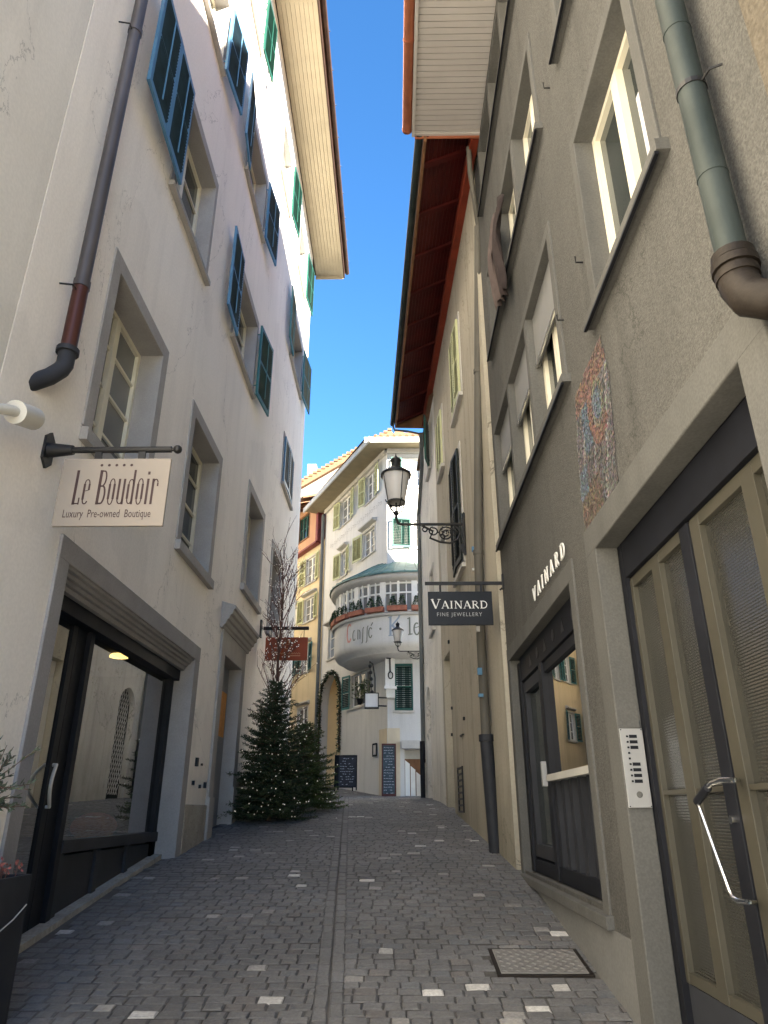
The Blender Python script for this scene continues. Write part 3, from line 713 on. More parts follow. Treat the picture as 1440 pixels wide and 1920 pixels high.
# things on display and the lamp inside
t = thing('cushion', 'orange velvet cushion lying in the left shop window', 'cushion', (XL - .62, on(FL, 178, 1545, -.62)[0], zS - .058))
mb = MB(); mb.ball((0, 0, .13), .20, 10, sz=.7); mb.v = [(x * .9, y * 2.4, z) for x, y, z in mb.v]; mb.build('cover', 'pumpkin', t, smooth=True, local=True)
t = thing('pendant_lamp', 'small lit yellow pendant lamp inside the left shop', 'lamp', (XL - .47, on(FL, 223, 1232, -.47)[0], on(FL, 223, 1232, -.47)[1]))
mb = MB(); mb.lathe((0, 0, 0), [(.02, .06), (.06, .05), (.10, .015), (.10, -.005), (.04, -.012), (.001, -.012)], 14); mb.build('shade', 'lampglow', t, smooth=True, local=True)
mb = MB(); mb.tube([(0, 0, .085), (0, 0, .13)], .008, 5); mb.build('cord', 'black', t, local=True)

# portal with cornice
mb = MB()
for a, b in ((10.36, 10.604), (11.856, 12.10)):
    mb.fbox(FL, a, b, -.36, .035, .9, 3.82)
    mb.fbox(FL, a - .02, b + .02, -.02, .06, .9, gz((a + b) / 2) + .52)
mb.fbox(FL, 10.36, 12.10, -.36, .036, 3.816, 4.16)
mb.prism(FL, [(-.02, 4.16), (.05, 4.16), (.06, 4.20), (.09, 4.215), (.10, 4.27), (.13, 4.285), (.145, 4.34), (.18, 4.36), (.19, 4.42), (.215, 4.435), (.215, 4.49), (-.02, 4.56)], 10.24, 12.22)
door = mb.build('house_door', 'stone', h2, bevel=.006)
mb = MB(); mb.fbox(FL, 10.61, 11.85, -.22, -.17, .9, 3.8)
for z0, z1 in ((1.6, 2.5), (2.65, 3.5)):
    for s in (10.72, 11.28): mb.fbox(FL, s, s + .46, -.175, -.155, z0, z1)
mb.build('leaf', mat('grey_door_paint', (.22, .225, .24), .55, .08, 3, 1, .1, 40), door, bevel=.008)
mb = MB(); mb.fbox(FL, 10.68, 10.74, -.17, -.14, 2.28, 2.5); mb.tube([FL.P(10.71, -.15, 2.42), FL.P(10.71, -.09, 2.42), FL.P(10.84, -.09, 2.42)], .012, 6); mb.build('handle', 'iron', door)
mb = MB(); mb.fbox(FL, 11.05, 11.70, -.154, -.146, 2.72, 3.40); mb.build('notice', 'paper', door)
# plinth strip beside the portal
mb = MB(); mb.fbox(FL, 9.275, 10.335, -.05, .03, .5, 1.72); mb.fbox(FL, 12.13, 17.9, -.05, .03, .5, 2.15); mb.build('plinth', 'plinth', h2, bevel=.01)
# little boxes and hooks on the render
for s, z, sz in ((9.62, 2.18, .07), (9.55, 1.95, .035), (9.9, 1.92, .03), (10.15, 1.93, .05), (9.9, 2.2, .02)):
    mb = MB(); mb.fbox(FL, s, s + sz, -.01, .03, z, z + sz * 1.5); mb.build('junction_box', 'anthracite', h2)

# drain pipe of the cream house
t = thing('drainpipe', 'dark zinc drainpipe with a brown copper section above its elbow on the left', 'drainpipe', (XL, 4.45, 4.5))
px = XL + .10
mb = MB(); mb.tube([(px, 4.44, 4.98 + .52), (px, 4.44, 18.5)], .058, 14)
for z in (5.52, 8.62, 11.6): mb.tube([(px, 4.44, z - .035), (px, 4.44, z + .035)], .066, 14)
mb.build('pipe', 'zinc', t, smooth=True)
mb = MB(); mb.tube([(px, 4.44, 4.86), (px, 4.44, 5.50)], .060, 14); mb.build('copper_section', 'copperbrown', t, smooth=True)
mb = MB(); mb.tube([(px, 4.44, 4.86), (px, 4.44, 4.90)], .085, 14); mb.tube([(px, 4.44, 4.86), (px, 4.44, 4.76), (px - .01, 4.42, 4.70), (px - .05, 4.36, 4.60), (px - .15, 4.24, 4.45)], .064, 14); mb.build('elbow', 'anthracite', t, smooth=True)
for z in (5.42, 8.55):
    mb = MB(); mb.tube([(px, 4.37, z), (px, 4.32, z), (XL - .02, 4.30, z)], .008, 5); mb.build('bracket', 'iron', t)

# wall spout/light stub at the left edge
t = thing('wall_lamp', 'pale grey cylindrical wall fitting sticking out at the left edge below the drainpipe', 'wall lamp', (XL, 4.0, 4.1))
p0 = Vector(FL.P(on(FL, -60, 752, .10)[0], -.02, on(FL, -60, 752, .10)[1])); 
c0, c1 = on(FL, 28, 772, .16), on(FL, 62, 775, .16)
A = Vector(FL.P(c0[0], .16, c0[1])); B_ = Vector(FL.P(c1[0] + .02, .16, c1[1] - .03))
mb = MB(); mb.tube([p0, A - (B_ - A).normalized() * .05, A], .035, 12); mb.build('arm', 'fixture', t, smooth=True)
mb = MB(); mb.tube([A, A + .0 * B_ + (B_ - A).normalized() * .001, B_], .078, 18); mb.build('head', 'fixture', t, smooth=True)

# shop sign "Le Boudoir"
t = thing('hanging_sign', 'beige shop board reading Le Boudoir hanging from a black iron arm', 'shop sign', (XL, 4.66, 4.16), None)
YS = 4.62; zA = 4.125
fr = Fr((0, YS), (1, 0), (0, -1))
mb = MB(); mb.plate(FL, [(YS - .07, zA + .09), (YS, zA + .15), (YS + .07, zA + .09), (YS + .07, zA - .09), (YS, zA - .15), (YS - .07, zA - .09)], 0, .02)
mb.tube([(XL, YS, zA), (XL + .06, YS, zA + .0), (XL + .20, YS, zA)], [.060, .052, .036], 12)
mb.tube([(XL + .16, YS, zA), (-1.645, YS, zA)], .024, 10); mb.ball((-1.60, YS, zA), .033, 8); mb.tube([(-1.65, YS, zA), (-1.60, YS, zA)], .014, 8)
mb.build('bracket', 'iron', t, smooth=True)
x0, x1, z0, z1 = -2.43, -1.635, 3.51, 4.045
mb = MB(); mb.box(x0, x1, YS - .012, YS + .012, z0, z1); mb.build('board', 'signbeige', t, bevel=.003)
for xh in (x0 + .22, x1 - .25): MB().box(xh, xh + .05, YS - .01, YS + .01, z1, zA - .01).build('hanger', 'iron', t)
mb = MB(); yf = YS - .0145
put = lambda u, v: (x0 + .115 + u, yf, z0 + .165 + v)
lettering(mb, 'Le Boudoir', NARROW, .275, put, xs=.62, track=.022)
for k in range(5): mb.lathe((x0 + .29 + k * .055, yf, z1 - .055), [(.0001, 0), (.011, 0)], 8)
for i in range(len(mb.v) - 5 * 16, len(mb.v)):
    vx, vy, vz = mb.v[i]; k = (i - (len(mb.v) - 80)) // 16; cx = x0 + .29 + k * .055; mb.v[i] = (vx, yf, z1 - .055 + (vy - yf))
text_mesh(mb, 'Luxury  Pre-owned  Boutique', lambda u, v: (x0 + .065 + u, yf, z0 + .065 + v), .088, .60)
mb.build('lettering', 'signtext', t, recalc=False)

# rust-orange sign
t = thing('hanging_sign', 'rust-orange rectangular shop board with a pale ring emblem hanging behind the lit bare tree', 'shop sign', (XL, 13.4, 4.9))
YO = 13.4
mb = MB(); mb.box(XL, XL + .03, YO - .06, YO + .06, 4.72, 5.06); mb.tube([(XL, YO, 4.90), (-1.64, YO, 4.90)], .035, 8); mb.build('bracket', 'iron', t)
x0, x1, z0, z1 = -2.46, -1.65, 4.28, 4.72
mb = MB(); mb.box(x0, x1, YO - .015, YO + .015, z0, z1); mb.build('board', 'signorange', t)
for x in (x0 + .1, x1 - .08): MB().tube([(x, YO, z1 - .02), (x, YO, 4.9)], .007, 5).build('hanger', 'iron', t)
mb = MB(); yf = YO - .018; cx, cz = (x0 + x1) / 2 + .02, z0 + .305
strokes(mb, lambda u, v: (cx + u, yf, cz + v), [(ell(0, 0, .085, .085, 20, 350, 20), .014), ([(-.025, -.05), (-.025, .05)], .012), (ell(.0, .02, .03, .03, -90, 90, 8), .012)])
strokes(mb, lambda u, v: (x0 + u, yf, z0 + v), [([(.12 + .013 * i, .13 + .018 * math.sin(i * 1.9)) for i in range(44)], .008), ([(.35, .085), (.68, .085)], .012)])
mb.build('emblem', 'gold', t, recalc=False)

# ================================================================== RIGHT ROW
# ---- tan neighbour, nearest on the right
h3 = thing('tan_house', 'tan roughcast house wall filling the top right corner of the photo', 'house', (XR + 4, -1, gz(-1)))
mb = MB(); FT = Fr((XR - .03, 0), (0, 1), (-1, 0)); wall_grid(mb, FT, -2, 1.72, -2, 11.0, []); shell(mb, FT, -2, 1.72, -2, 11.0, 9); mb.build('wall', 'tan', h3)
mb = MB(); mb.hexa([(XR - .05, -2, 11), (XR + 10, -2, 11), (XR + 10, 1.72, 11), (XR - .05, 1.72, 11), (6.5, -2, 19.4), (6.6, -2, 19.4), (6.6, 1.72, 19.4), (6.5, 1.72, 19.4)]); mb.build('roof', 'tiles', h3)

# ---- grey roughcast house
h4 = thing('grey_house', 'grey roughcast house on the right with jewellery shop and glazed bronze door', 'house', (XR + 4, 5, gz(5)))
holes = []
def W4(*a, **k): holes.append(window(h4, FR, *a, **k))
kr = dict(ms='greysmooth', mf='framecream', wh=.10, w=.10, rev=.18, nh=1, sillext=.06, sill=.05, shadow_strip=True)
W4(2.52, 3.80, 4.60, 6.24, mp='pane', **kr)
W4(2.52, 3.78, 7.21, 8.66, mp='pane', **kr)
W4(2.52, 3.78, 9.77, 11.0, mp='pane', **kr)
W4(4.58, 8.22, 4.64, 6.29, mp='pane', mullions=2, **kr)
tri = [o for o in COL.objects if o.name.startswith('window')][-1]
cell = (8.22 - 4.58 - .22) / 3
for k in range(3):
    a = 4.69 + cell * k + (.06 if k else .005); b = 4.69 + cell * (k + 1) - (.06 if k < 2 else .005)
    MB().fbox(FR, a, b, -.09, -.055, 5.62, 6.18).build('blind', 'blindgrey', tri)
    MB().tube([FR.P(a + .01, -.05, 5.61), FR.P(b - .01, -.05, 5.61)], .014, 6).build('blind_rail', 'steel', tri)
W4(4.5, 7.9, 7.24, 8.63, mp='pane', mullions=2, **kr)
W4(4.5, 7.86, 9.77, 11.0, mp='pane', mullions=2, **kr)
holes.append((2.29, 4.40, -1.5, 3.25, .01)); holes.append((5.17, 8.20, 1.08, 3.25, .01))
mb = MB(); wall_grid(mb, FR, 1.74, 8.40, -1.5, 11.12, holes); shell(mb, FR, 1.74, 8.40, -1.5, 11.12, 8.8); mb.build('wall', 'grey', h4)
# eaves
mb = MB(); y = 1.75
while y < 7.55: mb.box(.36, XR - .01, y, y + .074, 11.10, 11.14); y += .084
mb.build('soffit', 'soffitgrey', h4)
mb = MB(); mb.box(.315, .36, 1.74, 7.62, 11.06, 11.34); mb.box(.36, XR, 7.58, 7.62, 11.08, 11.34); mb.box(.36, XR, 1.74, 7.575, 11.145, 11.20); mb.build('fascia', 'soffitgrey', h4)
mb = MB(); mb.box(.36, XR + .1, 7.622, 7.64, 11.04, 11.5); mb.build('flashing', 'copper', h4)
mb = MB(); mb.tube([(.245, 1.74, 11.16), (.245, 7.60, 11.16)], .072, 12)
for y in (4.2, 5.2, 6.2, 7.55): mb.tube([(.245, y, 11.16), (.245, y + .03, 11.16)], .079, 12)
mb.build('gutter', 'copper', h4, smooth=True)
mb = MB(); mb.hexa([(.26, 1.74, 11.25), (12.6, 1.74, 11.25), (12.6, 7.6, 11.25), (.26, 7.6, 11.25), (6.45, 1.74, 19.6), (6.55, 1.74, 19.6), (6.55, 7.6, 19.6), (6.45, 7.6, 19.6)]); mb.build('roof', 'tiles', h4)

# entrance door
mb = MB()
mb.fbox(FR, 4.392, 4.63, -.13, .018, -1.4, 3.254); mb.fbox(FR, 2.08, 2.298, -.13, .018, -1.4, 3.254); mb.fbox(FR, 2.08, 4.63, -.13, .019, 3.244, 3.44)
door = mb.build('entrance_door', 'greysmooth', h4, bevel=.008)
D = -.17
def sx(x, y=1480): return on(FR, x, y, D)[0]
mb = MB(); mb.fbox(FR, 4.33, 4.402, -.30, -.132, -.5, 3.3); mb.fbox(FR, 2.28, 4.33, -.30, -.135, 3.02, 3.3); mb.fbox(FR, 2.2, 2.29, -.30, -.132, -.5, 3.3)
mb.build('black_frame', 'black', door)
zmid = on(FR, 1240, 1487, D)[1]; zbot = on(FR, 1275, 1832, D)[1]
ztop = 3.0
e1, e2 = sx(1234), sx(1245); e3, e4 = sx(1290), sx(1307); e5, e6 = sx(1363), sx(1385); e7, e8 = sx(1386), sx(1408)
mb = MB()
for a, b in ((e2, e1), (e4, e3)): mb.fbox(FR, a, b, D - .05, D + .012, zbot, ztop)
mb.fbox(FR, e6 + .004, e1, D - .045, D + .008, zbot - .0, zbot + .05); mb.fbox(FR, e6 + .004, e1, D - .045, D + .008, ztop - .05, ztop + .015)
mb.fbox(FR, e6 + .004, e1 - .01, D - .03, D + .006, zmid - .012, zmid + .012)
mb.build('side_leaf_frame', 'bronzeframe', door, bevel=.003)
mb = MB(); mb.fbox(FR, e6, e5, D - .06, D + .018, -.3, ztop + .01); mb.build('meeting_stile', 'black', door, bevel=.003)
mb = MB(); e9 = 2.56
for a, b in ((e8, e7 - .004), (e8 - (e7 - e8) * 5.2, e8 - (e7 - e8) * 4.2), (2.33, 2.42)): mb.fbox(FR, a, b, D - .05, D + .012, .4, ztop)
mb.fbox(FR, 2.33, e7 - .004, D - .045, D + .008, ztop - .05, ztop + .015); mb.fbox(FR, 2.33, e7 - .004, D - .03, D + .006, zmid - .012, zmid + .012); mb.fbox(FR, 2.33, e7 - .004, D - .045, D + .008, .35, .43)
mb.build('leaf_frame', 'bronzeframe', door, bevel=.003)
mb = MB(); mb.fbox(FR, 2.31, e1, D - .06, D - .02, .5, ztop); mb.build('pane', 'ribglass', door)
mb = MB(); mb.fbox(FR, 2.30, e1 + .02, D - .07, D + .004, -.4, zbot - .004); mb.build('kick_plate', 'anthracite', door)
q = lambda x, y, n: FR.P(on(FR, x, y, n)[0], n, on(FR, x, y, n)[1])
mb = MB(); N1 = -.06
mb.tube([q(1384, 1463, -.15), q(1377, 1463, N1), q(1352, 1462, N1), q(1335, 1468, N1), q(1326, 1478, N1)], .011, 8); mb.tube([q(1307, 1502, N1), q(1340, 1595, N1), q(1368, 1672, N1), q(1374, 1683, N1), q(1384, 1690, N1), q(1406, 1692, N1), q(1416, 1692, -.15)], .010, 8)
hd = mb.build('handle', 'steel', door, smooth=True)
mb = MB(); mb.tube([q(1327, 1477, N1), q(1307, 1503, N1)], .019, 10); mb.build('grip', 'black', hd, smooth=True)
mb = MB(); cx = q(1378, 1537, D + .02); mb.tube([cx, (cx[0] - .02, cx[1], cx[2])], .018, 10); mb.build('lock', 'steel', door)
# entry phone on the reveal
t = thing('intercom_panel', 'aluminium entry phone panel with black name plates on the right door reveal', 'intercom', (XR + .05, 4.39, 1.66))
FI = Fr((0, 4.388), (1, 0), (0, -1))
mb = MB(); mb.fbox(FI, 1.338, 1.472, 0, .012, 1.665, 2.10); mb.build('plate', 'aluplate', t, bevel=.002)
for k in range(9):
    z = 2.055 - k * .031
    MB().fbox(FI, 1.372, 1.382, .011, .018, z - .005, z + .005).build('button', 'black', t)
    if k not in (3, 4): MB().fbox(FI, 1.390, 1.435, .011, .0145, z - .009, z + .009).build('name_plate', 'black', t)
mb = MB(); mb.lathe((0, 0, 0), [(.0001, .004), (.016, .004), (.018, 0)], 16); mb.v = [(1.408 + x, 4.388 - .0115 - z, 1.735 + y) for x, y, z in mb.v]; mb.build('speaker', 'greysmooth', t)
for x, z in ((1.345, 1.672), (1.465, 1.672), (1.345, 2.093), (1.465, 2.093)): MB().fbox(FI, x - .003, x + .003, .011, .015, z - .003, z + .003).build('screw', 'iron', t)
t = tag(MB().fbox(FI, 1.378, 1.462, 0, .006, 2.105, 2.15).build('notice_plate', 'greysmooth'), 'small blank grey plate fixed just above the entry phone panel', 'plate')

# jeweller's shopfront
mb = MB()
mb.fbox(FR, 8.19, 8.34, -.22, .016, 1.0, 3.254); mb.fbox(FR, 5.03, 5.174, -.22, .016, 1.0, 3.254); mb.fbox(FR, 5.03, 8.34, -.22, .017, 3.246, 3.40)
mb.prism(FR, [(-.22, .98), (.05, .97), (.05, 1.045), (-.22, 1.085)], 5.0, 8.36)
shop = mb.build('shopfront', 'greysmooth', h4, bevel=.006)
G = -.13
g = lambda x, y: on(FR, x, y, G)
sg0 = g(1100, 1300)[0]; sg1 = g(1024, 1300)[0]; zg0 = g(1065, 1448)[1]; 
sg0 = 5.30; sg1 = max(min(sg1, 6.9), 6.4)
zg1 = 2.86
mb = MB()
mb.fbox(FR, 8.06, 8.19, G - .06, G + .06, 1.08, 3.2); mb.fbox(FR, 5.176, 5.27, G - .06, G + .06, 1.08, 3.2); mb.fbox(FR, 5.27, 8.06, G - .06, G + .05, 2.98, 3.246)
mb.fbox(FR, sg1, sg1 + .13, G - .06, G + .055, 1.08, 2.98); mb.fbox(FR, 5.27, sg1, G - .06, G + .03, 2.88, 2.975); mb.fbox(FR, 5.27, 8.06, G - .05, G + .04, 1.075, 1.20)
mb.fbox(FR, 5.27, sg1, G - .1, G - .03, 1.2, zg0 - .05)
mb.build('frame', 'black', shop, bevel=.004)
for k in range(6):
    s = 5.30 + (sg1 - 5.42) * k / 5.0; MB().fbox(FR, s, s + .11, G - .03, G + .03, 1.19, zg0 - .055).build('panel_slat', 'anthracite', shop)
mb = MB(); mb.fbox(FR, 5.27, sg1, G - .05, G + .09, zg0 - .055, zg0); mb.build('ledge', 'fixture', shop)
mb = MB(); mb.face([FR.P(5.27, G, zg0), FR.P(sg1, G, zg0), FR.P(sg1, G, 2.9), FR.P(5.27, G, 2.9)]); mb.build('pane', 'shopglass', shop, recalc=False)
mb = MB(); mb.fbox(FR, 5.25, 8.1, -1.6, -1.5, 1, 3.2); mb.fbox(FR, 5.1, 5.2, -1.6, -.25, 1, 3.2); mb.fbox(FR, 8.15, 8.2, -1.6, -.25, 1, 3.2); mb.fbox(FR, 5.2, 8.15, -1.5, -.23, 3.1, 3.2); mb.fbox(FR, 5.2, 8.15, -1.5, -.23, 1.0, zg0 - .06); mb.build('shop_room', 'floorin', shop)
for k in range(6):                     # cut-outs in the transom
    s = 5.45 + k * .38
    if k % 2: mb = MB(); mb.plate(FR, [(s, 3.04), (s + .13, 3.04), (s + .065, 3.16)], G + .045, G + .055)
    else: mb = MB(); mb.plate(FR, [(s + .065 + .055 * math.cos(i * .524), 3.10 + .055 * math.sin(i * .524)) for i in range(12)], G + .045, G + .055)
    mb.build('transom_ornament', 'iron', shop)
mb = MB(); d0, d1 = sg1 + .16, 8.05
mb.fbox(FR, d0, d0 + .10, G - .03, G + .035, 1.22, 2.96); mb.fbox(FR, d1 - .12, d1, G - .03, G + .035, 1.22, 2.96); mb.fbox(FR, d0 + .10, d1 - .12, G - .03, G + .034, 1.22, 1.34); mb.fbox(FR, d0 + .10, d1 - .12, G - .03, G + .034, 2.84, 2.96)
dl = mb.build('door_frame', 'anthracite', shop, bevel=.004)
mb = MB(); mb.fbox(FR, d0 + .10, d1 - .12, G - .035, G - .02, 1.34, 2.84); mb.build('door_pane', 'pane', shop)
mb = MB(); mb.fbox(FR, d0 + .02, d0 + .075, G + .036, G + .09, 1.86, 2.08); mb.build('door_handle', 'aluplate', shop, bevel=.004)

mb = MB(); mb.fbox(FR, 4.64, 8.36, -.02, .010, -1.0, .972); mb.build('plinth', 'plinthgrey', h4)
# raised letters over the shop
t = thing('wall_lettering', 'raised silver letters spelling VAINARD on the grey wall above the shop', 'lettering', FR.P(5.8, 0, 3.46))
Lw = lettering(MB(), 'VAINARD', SERIF, .125, lambda u, v: (0, 0, 0), xs=1.0, track=.62)
k_ = (6.48 - 5.06) / Lw; x_ = 0
for ch in 'VAINARD':
    mb = MB()
    lettering(mb, ch, SERIF, .125, lambda u, v: FR.P(6.48 - (x_ + u) * k_, .030, 3.465 + v), xs=1.0)
    x_ += (SERIF[ch][0] + .62) * .125
    front = list(mb.f); nv = len(mb.v)
    mb.v += [(x + .010, y, z) for x, y, z in mb.v]
    for f in front:
        mb.f.append(tuple(nv + i for i in reversed(f))); mb.m.append(0)
        for i in range(4):
            j = (i + 1) % 4; mb.f.append((f[i], f[j], nv + f[j], nv + f[i])); mb.m.append(0)
    mb.build('letter', 'silver', t)

# mosaic panel, an abstract pattern of small stones
poly = [(on(FR, x, y)) for x, y in ((1127, 628), (1144, 700), (1152, 800), (1161, 905), (1100, 1003), (1092, 930), (1085, 840), (1080, 742))]
def inside(s, z):
    c = False; n = len(poly)
    for i in range(n):
        (a, b), (d, e) = poly[i], poly[(i + 1) % n]
        if (b > z) != (e > z) and s < (d - a) * (z - b) / (e - b) + a: c = not c
    return c
smin, smax = min(p[0] for p in poly), max(p[0] for p in poly); zmin, zmax = min(p[1] for p in poly), max(p[1] for p in poly)
mb = MB(); z = zmin
while z < zmax:
    s = smin + U(0, .01)
    while s < smax:
        if inside(s, z):
            u = (s - smin) / (smax - smin); v = (z - zmin) / (zmax - zmin)
            r = math.hypot((u - .32) * 1.1, (v - .66)); ang = math.atan2(v - .66, u - .32)
            g = U(.75, 1.25); c = (.24, .215, .19)
            if .16 < r < .27 and not (ang > 2.2 or ang < -2.4): c = (.42, .17, .07)
            elif r <= .16 and u < .42: c = (.36, .30, .14) if r > .11 else (.17, .27, .36)
            elif .45 < v < .8 and .5 < u < .72: c = (.16, .24, .34)
            elif .22 < v < .42 and u > .76: c = (.17, .26, .36)
            elif v > .8: c = (.38, .17, .08)
            elif v < .26 and u > .45: c = (.30, .19, .10)
            elif math.sin(u * 21 + v * 9) > .86: c = (.42, .38, .34)
            elif .25 < v < .5: c = (.25, .19, .17)
            m_ = sum(c) / 3; c = tuple((x * .5 + m_ * .5) * .5 * g * U(.8, 1.2) for x in c)
            h = .0085; n_ = .006 + U(0, .004); tl = U(-.003, .003)
            mb.face([FR.P(s - h, n_, z - h), FR.P(s + h, n_ + tl, z - h), FR.P(s + h, n_ + tl, z + h), FR.P(s - h, n_, z + h)]); mb.c.append(c)
        s += .019
    z += .019
t = thing('wall_mosaic', 'weathered mosaic of small stones with blue and orange arcs above the right door', 'mosaic', FR.P(4.1, 0, 3.45))
mb.build('tesserae', 'mosaic', t, recalc=False)
MB().plate(FR, poly, -.01, .003).build('mortar_bed', 'greysmooth', t)

# hooks left in the grey wall
for x, y in ((1031, 165), (1093, 492), (1057, 600)):
    s, z = on(FR, x, y); mb = MB(); mb.tube([FR.P(s, -.02, z), FR.P(s, .05, z), FR.P(s - .03, .06, z + .03)], .007, 5); mb.build('wall_hook', 'iron', h4)

# green copper drain pipe with cast foot
t = thing('drainpipe', 'thick verdigris copper drainpipe ending in a rusty cast elbow at the top right', 'drainpipe', (XR, 2.1, 3.4))
mb = MB(); pX = XR - .105; pY = 2.02
mb.tube([(pX, pY, 3.50), (pX, pY, 11.1)], .056, 18)
for z in (3.9, 4.75): mb.tube([(pX, pY, z), (pX, pY, z + .012)], .0585, 18)
mb.build('pipe', 'verdigris', t, smooth=True)
mb = MB(); mb.tube([(pX, pY, 4.38), (pX, pY, 4.405)], .061, 16); mb.tube([(pX, pY + .058, 4.39), (pX + .03, pY - .10, 4.385), (XR - .03, pY - .12, 4.385)], .006, 5); mb.build('clamp', 'iron', t)
mb = MB()
for z, r in ((3.50, .075), (3.46, .082), (3.42, .075)): mb.tube([(pX, pY, z - .015), (pX, pY, z + .017)], r, 18)
mb.tube([(pX, pY, 3.46), (pX, pY, 3.38), (pX + .01, pY - .03, 3.30), (pX + .04, pY - .08, 3.25), (pX + .14, pY - .16, 3.22)], .070, 16)
mb.build('elbow', 'castiron', t, smooth=True)

# black jeweller's sign
t = thing('hanging_sign', 'black VAINARD FINE JEWELLERY board hanging from a bar on the right wall', 'shop sign', (XR, 8.3, 4.2))
YV = 8.3
mb = MB(); mb.box(XR - .02, XR, YV - .03, YV + .03, 4.14, 4.33); mb.box(.385, XR - .018, YV - .012, YV + .012, 4.195, 4.235); mb.tube([(XR - .015, YV, 4.16), (XR - .05, YV, 4.13)], .012, 6)
mb.build('bracket', 'iron', t)
x0, x1, z0, z1 = .418, 1.195, 3.695, 4.108
mb = MB(); mb.box(x0, x1, YV - .015, YV + .015, z0, z1); mb.build('board', 'signblack', t, bevel=.002)
for x in (x0 + .14, x1 - .14): MB().box(x, x + .025, YV - .008, YV + .008, z1, 4.197).build('hanger', 'iron', t)
mb = MB(); yf = YV - .018
Lw = lettering(MB(), 'VAINARD', SERIF, .118, lambda u, v: (0, 0, 0), small=.80, track=.17); k_ = .70 / Lw
lettering(mb, 'VAINARD', SERIF, .118, lambda u, v: (x0 + .04 + u * k_, yf, z0 + .20 + v), small=.80, track=.17)
mb.build('lettering', 'silver', t, recalc=False)
mb = MB(); text_mesh(mb, 'FINE JEWELLERY', lambda u, v: (x0 + .10 + u, yf, z0 + .105 + v), .066, .93, spacing=1.25); mb.build('lettering', 'silverdim', t, recalc=False)

# cloth hanging from the upper window
t = thing('hanging_cloth', 'dusty pink and plum cloth hanging out of the upper window on the right', 'cloth', (XR - .1, 6.4, 7.0))
for (ya, yb, zt, zb, m_, ph) in ((6.42, 6.75, 8.3, 7.05, 'clothpink', 0), (6.02, 6.42, 8.15, 6.88, 'cloth', 1.3)):
    mb = MB(); ny, nz = 12, 12; g_ = []
    for i in range(nz + 1):
        for j in range(ny + 1):
            f = i / nz; pinch = 1 - .55 * f; u = (j / ny - .5) * pinch + .5
            yy = ya + (yb - ya) * u; zz = zt + (zb - zt) * f + .03 * math.sin(j * .9)
            g_.append((XR - .09 - .06 * math.sin(f * 3) + .035 * math.sin(u * 22 + ph + f * 2), yy, zz))
    mb.v = g_
    for i in range(nz):
        for j in range(ny): k = i * (ny + 1) + j; mb.f.append((k, k + 1, k + ny + 2, k + ny + 1)); mb.m.append(0)
    o_ = mb.build('drape', m_, t, smooth=True); sm = o_.modifiers.new('thick', 'SOLIDIFY'); sm.thickness = .008

# ---- beige house under the red eaves
h5 = thing('beige_house', 'beige plaster house under deep red wooden eaves on the right', 'house', (5, 12, gz(12)))
holes = []
def W5(*a, **k): holes.append(window(h5, FB, *a, **k))
kb = dict(ms='stonelight', mf='framewhite', w=.10, wh=.1, rev=.16, nh=3, mp='pane')
W5(10.85, 12.05, 5.3, 7.6, shut=[(10.95, .5, 5.45, 7.5, 1, 4, 'shutblack', 1, .03), (11.95, .5, 5.45, 7.5, -1, 4, 'shutblack', 1, .03)], **kb)
W5(10.3, 11.45, 8.2, 9.95, shut=[(10.4, .47, 8.3, 9.85, 1, 3, 'shutolive', 1, .02), (11.35, .47, 8.3, 9.85, -1, 3, 'shutolive', 1, .02)], **kb)
W5(13.2, 14.1, 5.3, 7.0, **kb)
W5(13.0, 13.9, 8.2, 9.7, shut=[(13.1, .36, 8.3, 9.6, 1, 3, 'shutolive', 1, .02), (13.8, .36, 8.3, 9.6, -1, 3, 'shutolive', 1, .02)], **kb)
holes.append((13.3, 14.3, 0, 4.45, .22))
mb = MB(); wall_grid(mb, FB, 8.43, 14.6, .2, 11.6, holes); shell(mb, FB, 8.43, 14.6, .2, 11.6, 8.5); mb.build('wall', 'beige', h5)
MB().fbox(FB, 13.31, 14.29, -.22, -.16, .8, 4.44).build('door', 'framewhite', h5)
# brown dirt course and grille
mb = MB()
sA, zA_ = on(FB, 867, 1440); sB, zB_ = on(FB, 869, 1538)
gr = MB(); s0_, s1_ = 12.15, 12.75
gr.fbox(FB, s0_, s0_ + .05, -.01, .02, 1.62, 2.32); gr.fbox(FB, s1_ - .05, s1_, -.01, .02, 1.62, 2.32)
for k in range(8): gr.fbox(FB, s0_, s1_, -.01, .018, 1.62 + k * .095, 1.65 + k * .095)
gr.build('vent_grille', 'iron', h5)
for x, y, a, b in ((870, 1378, .30, .02), (872, 1350, .05, .05), (849, 1380, .05, .05), (849, 1330, .05, .05), (843, 1206, .06, .06)):
    s, z = on(FB, x, y); MB().fbox(FB, s, s + a, -.01, .03, z, z + b).build('wall_fitting', 'iron', h5)
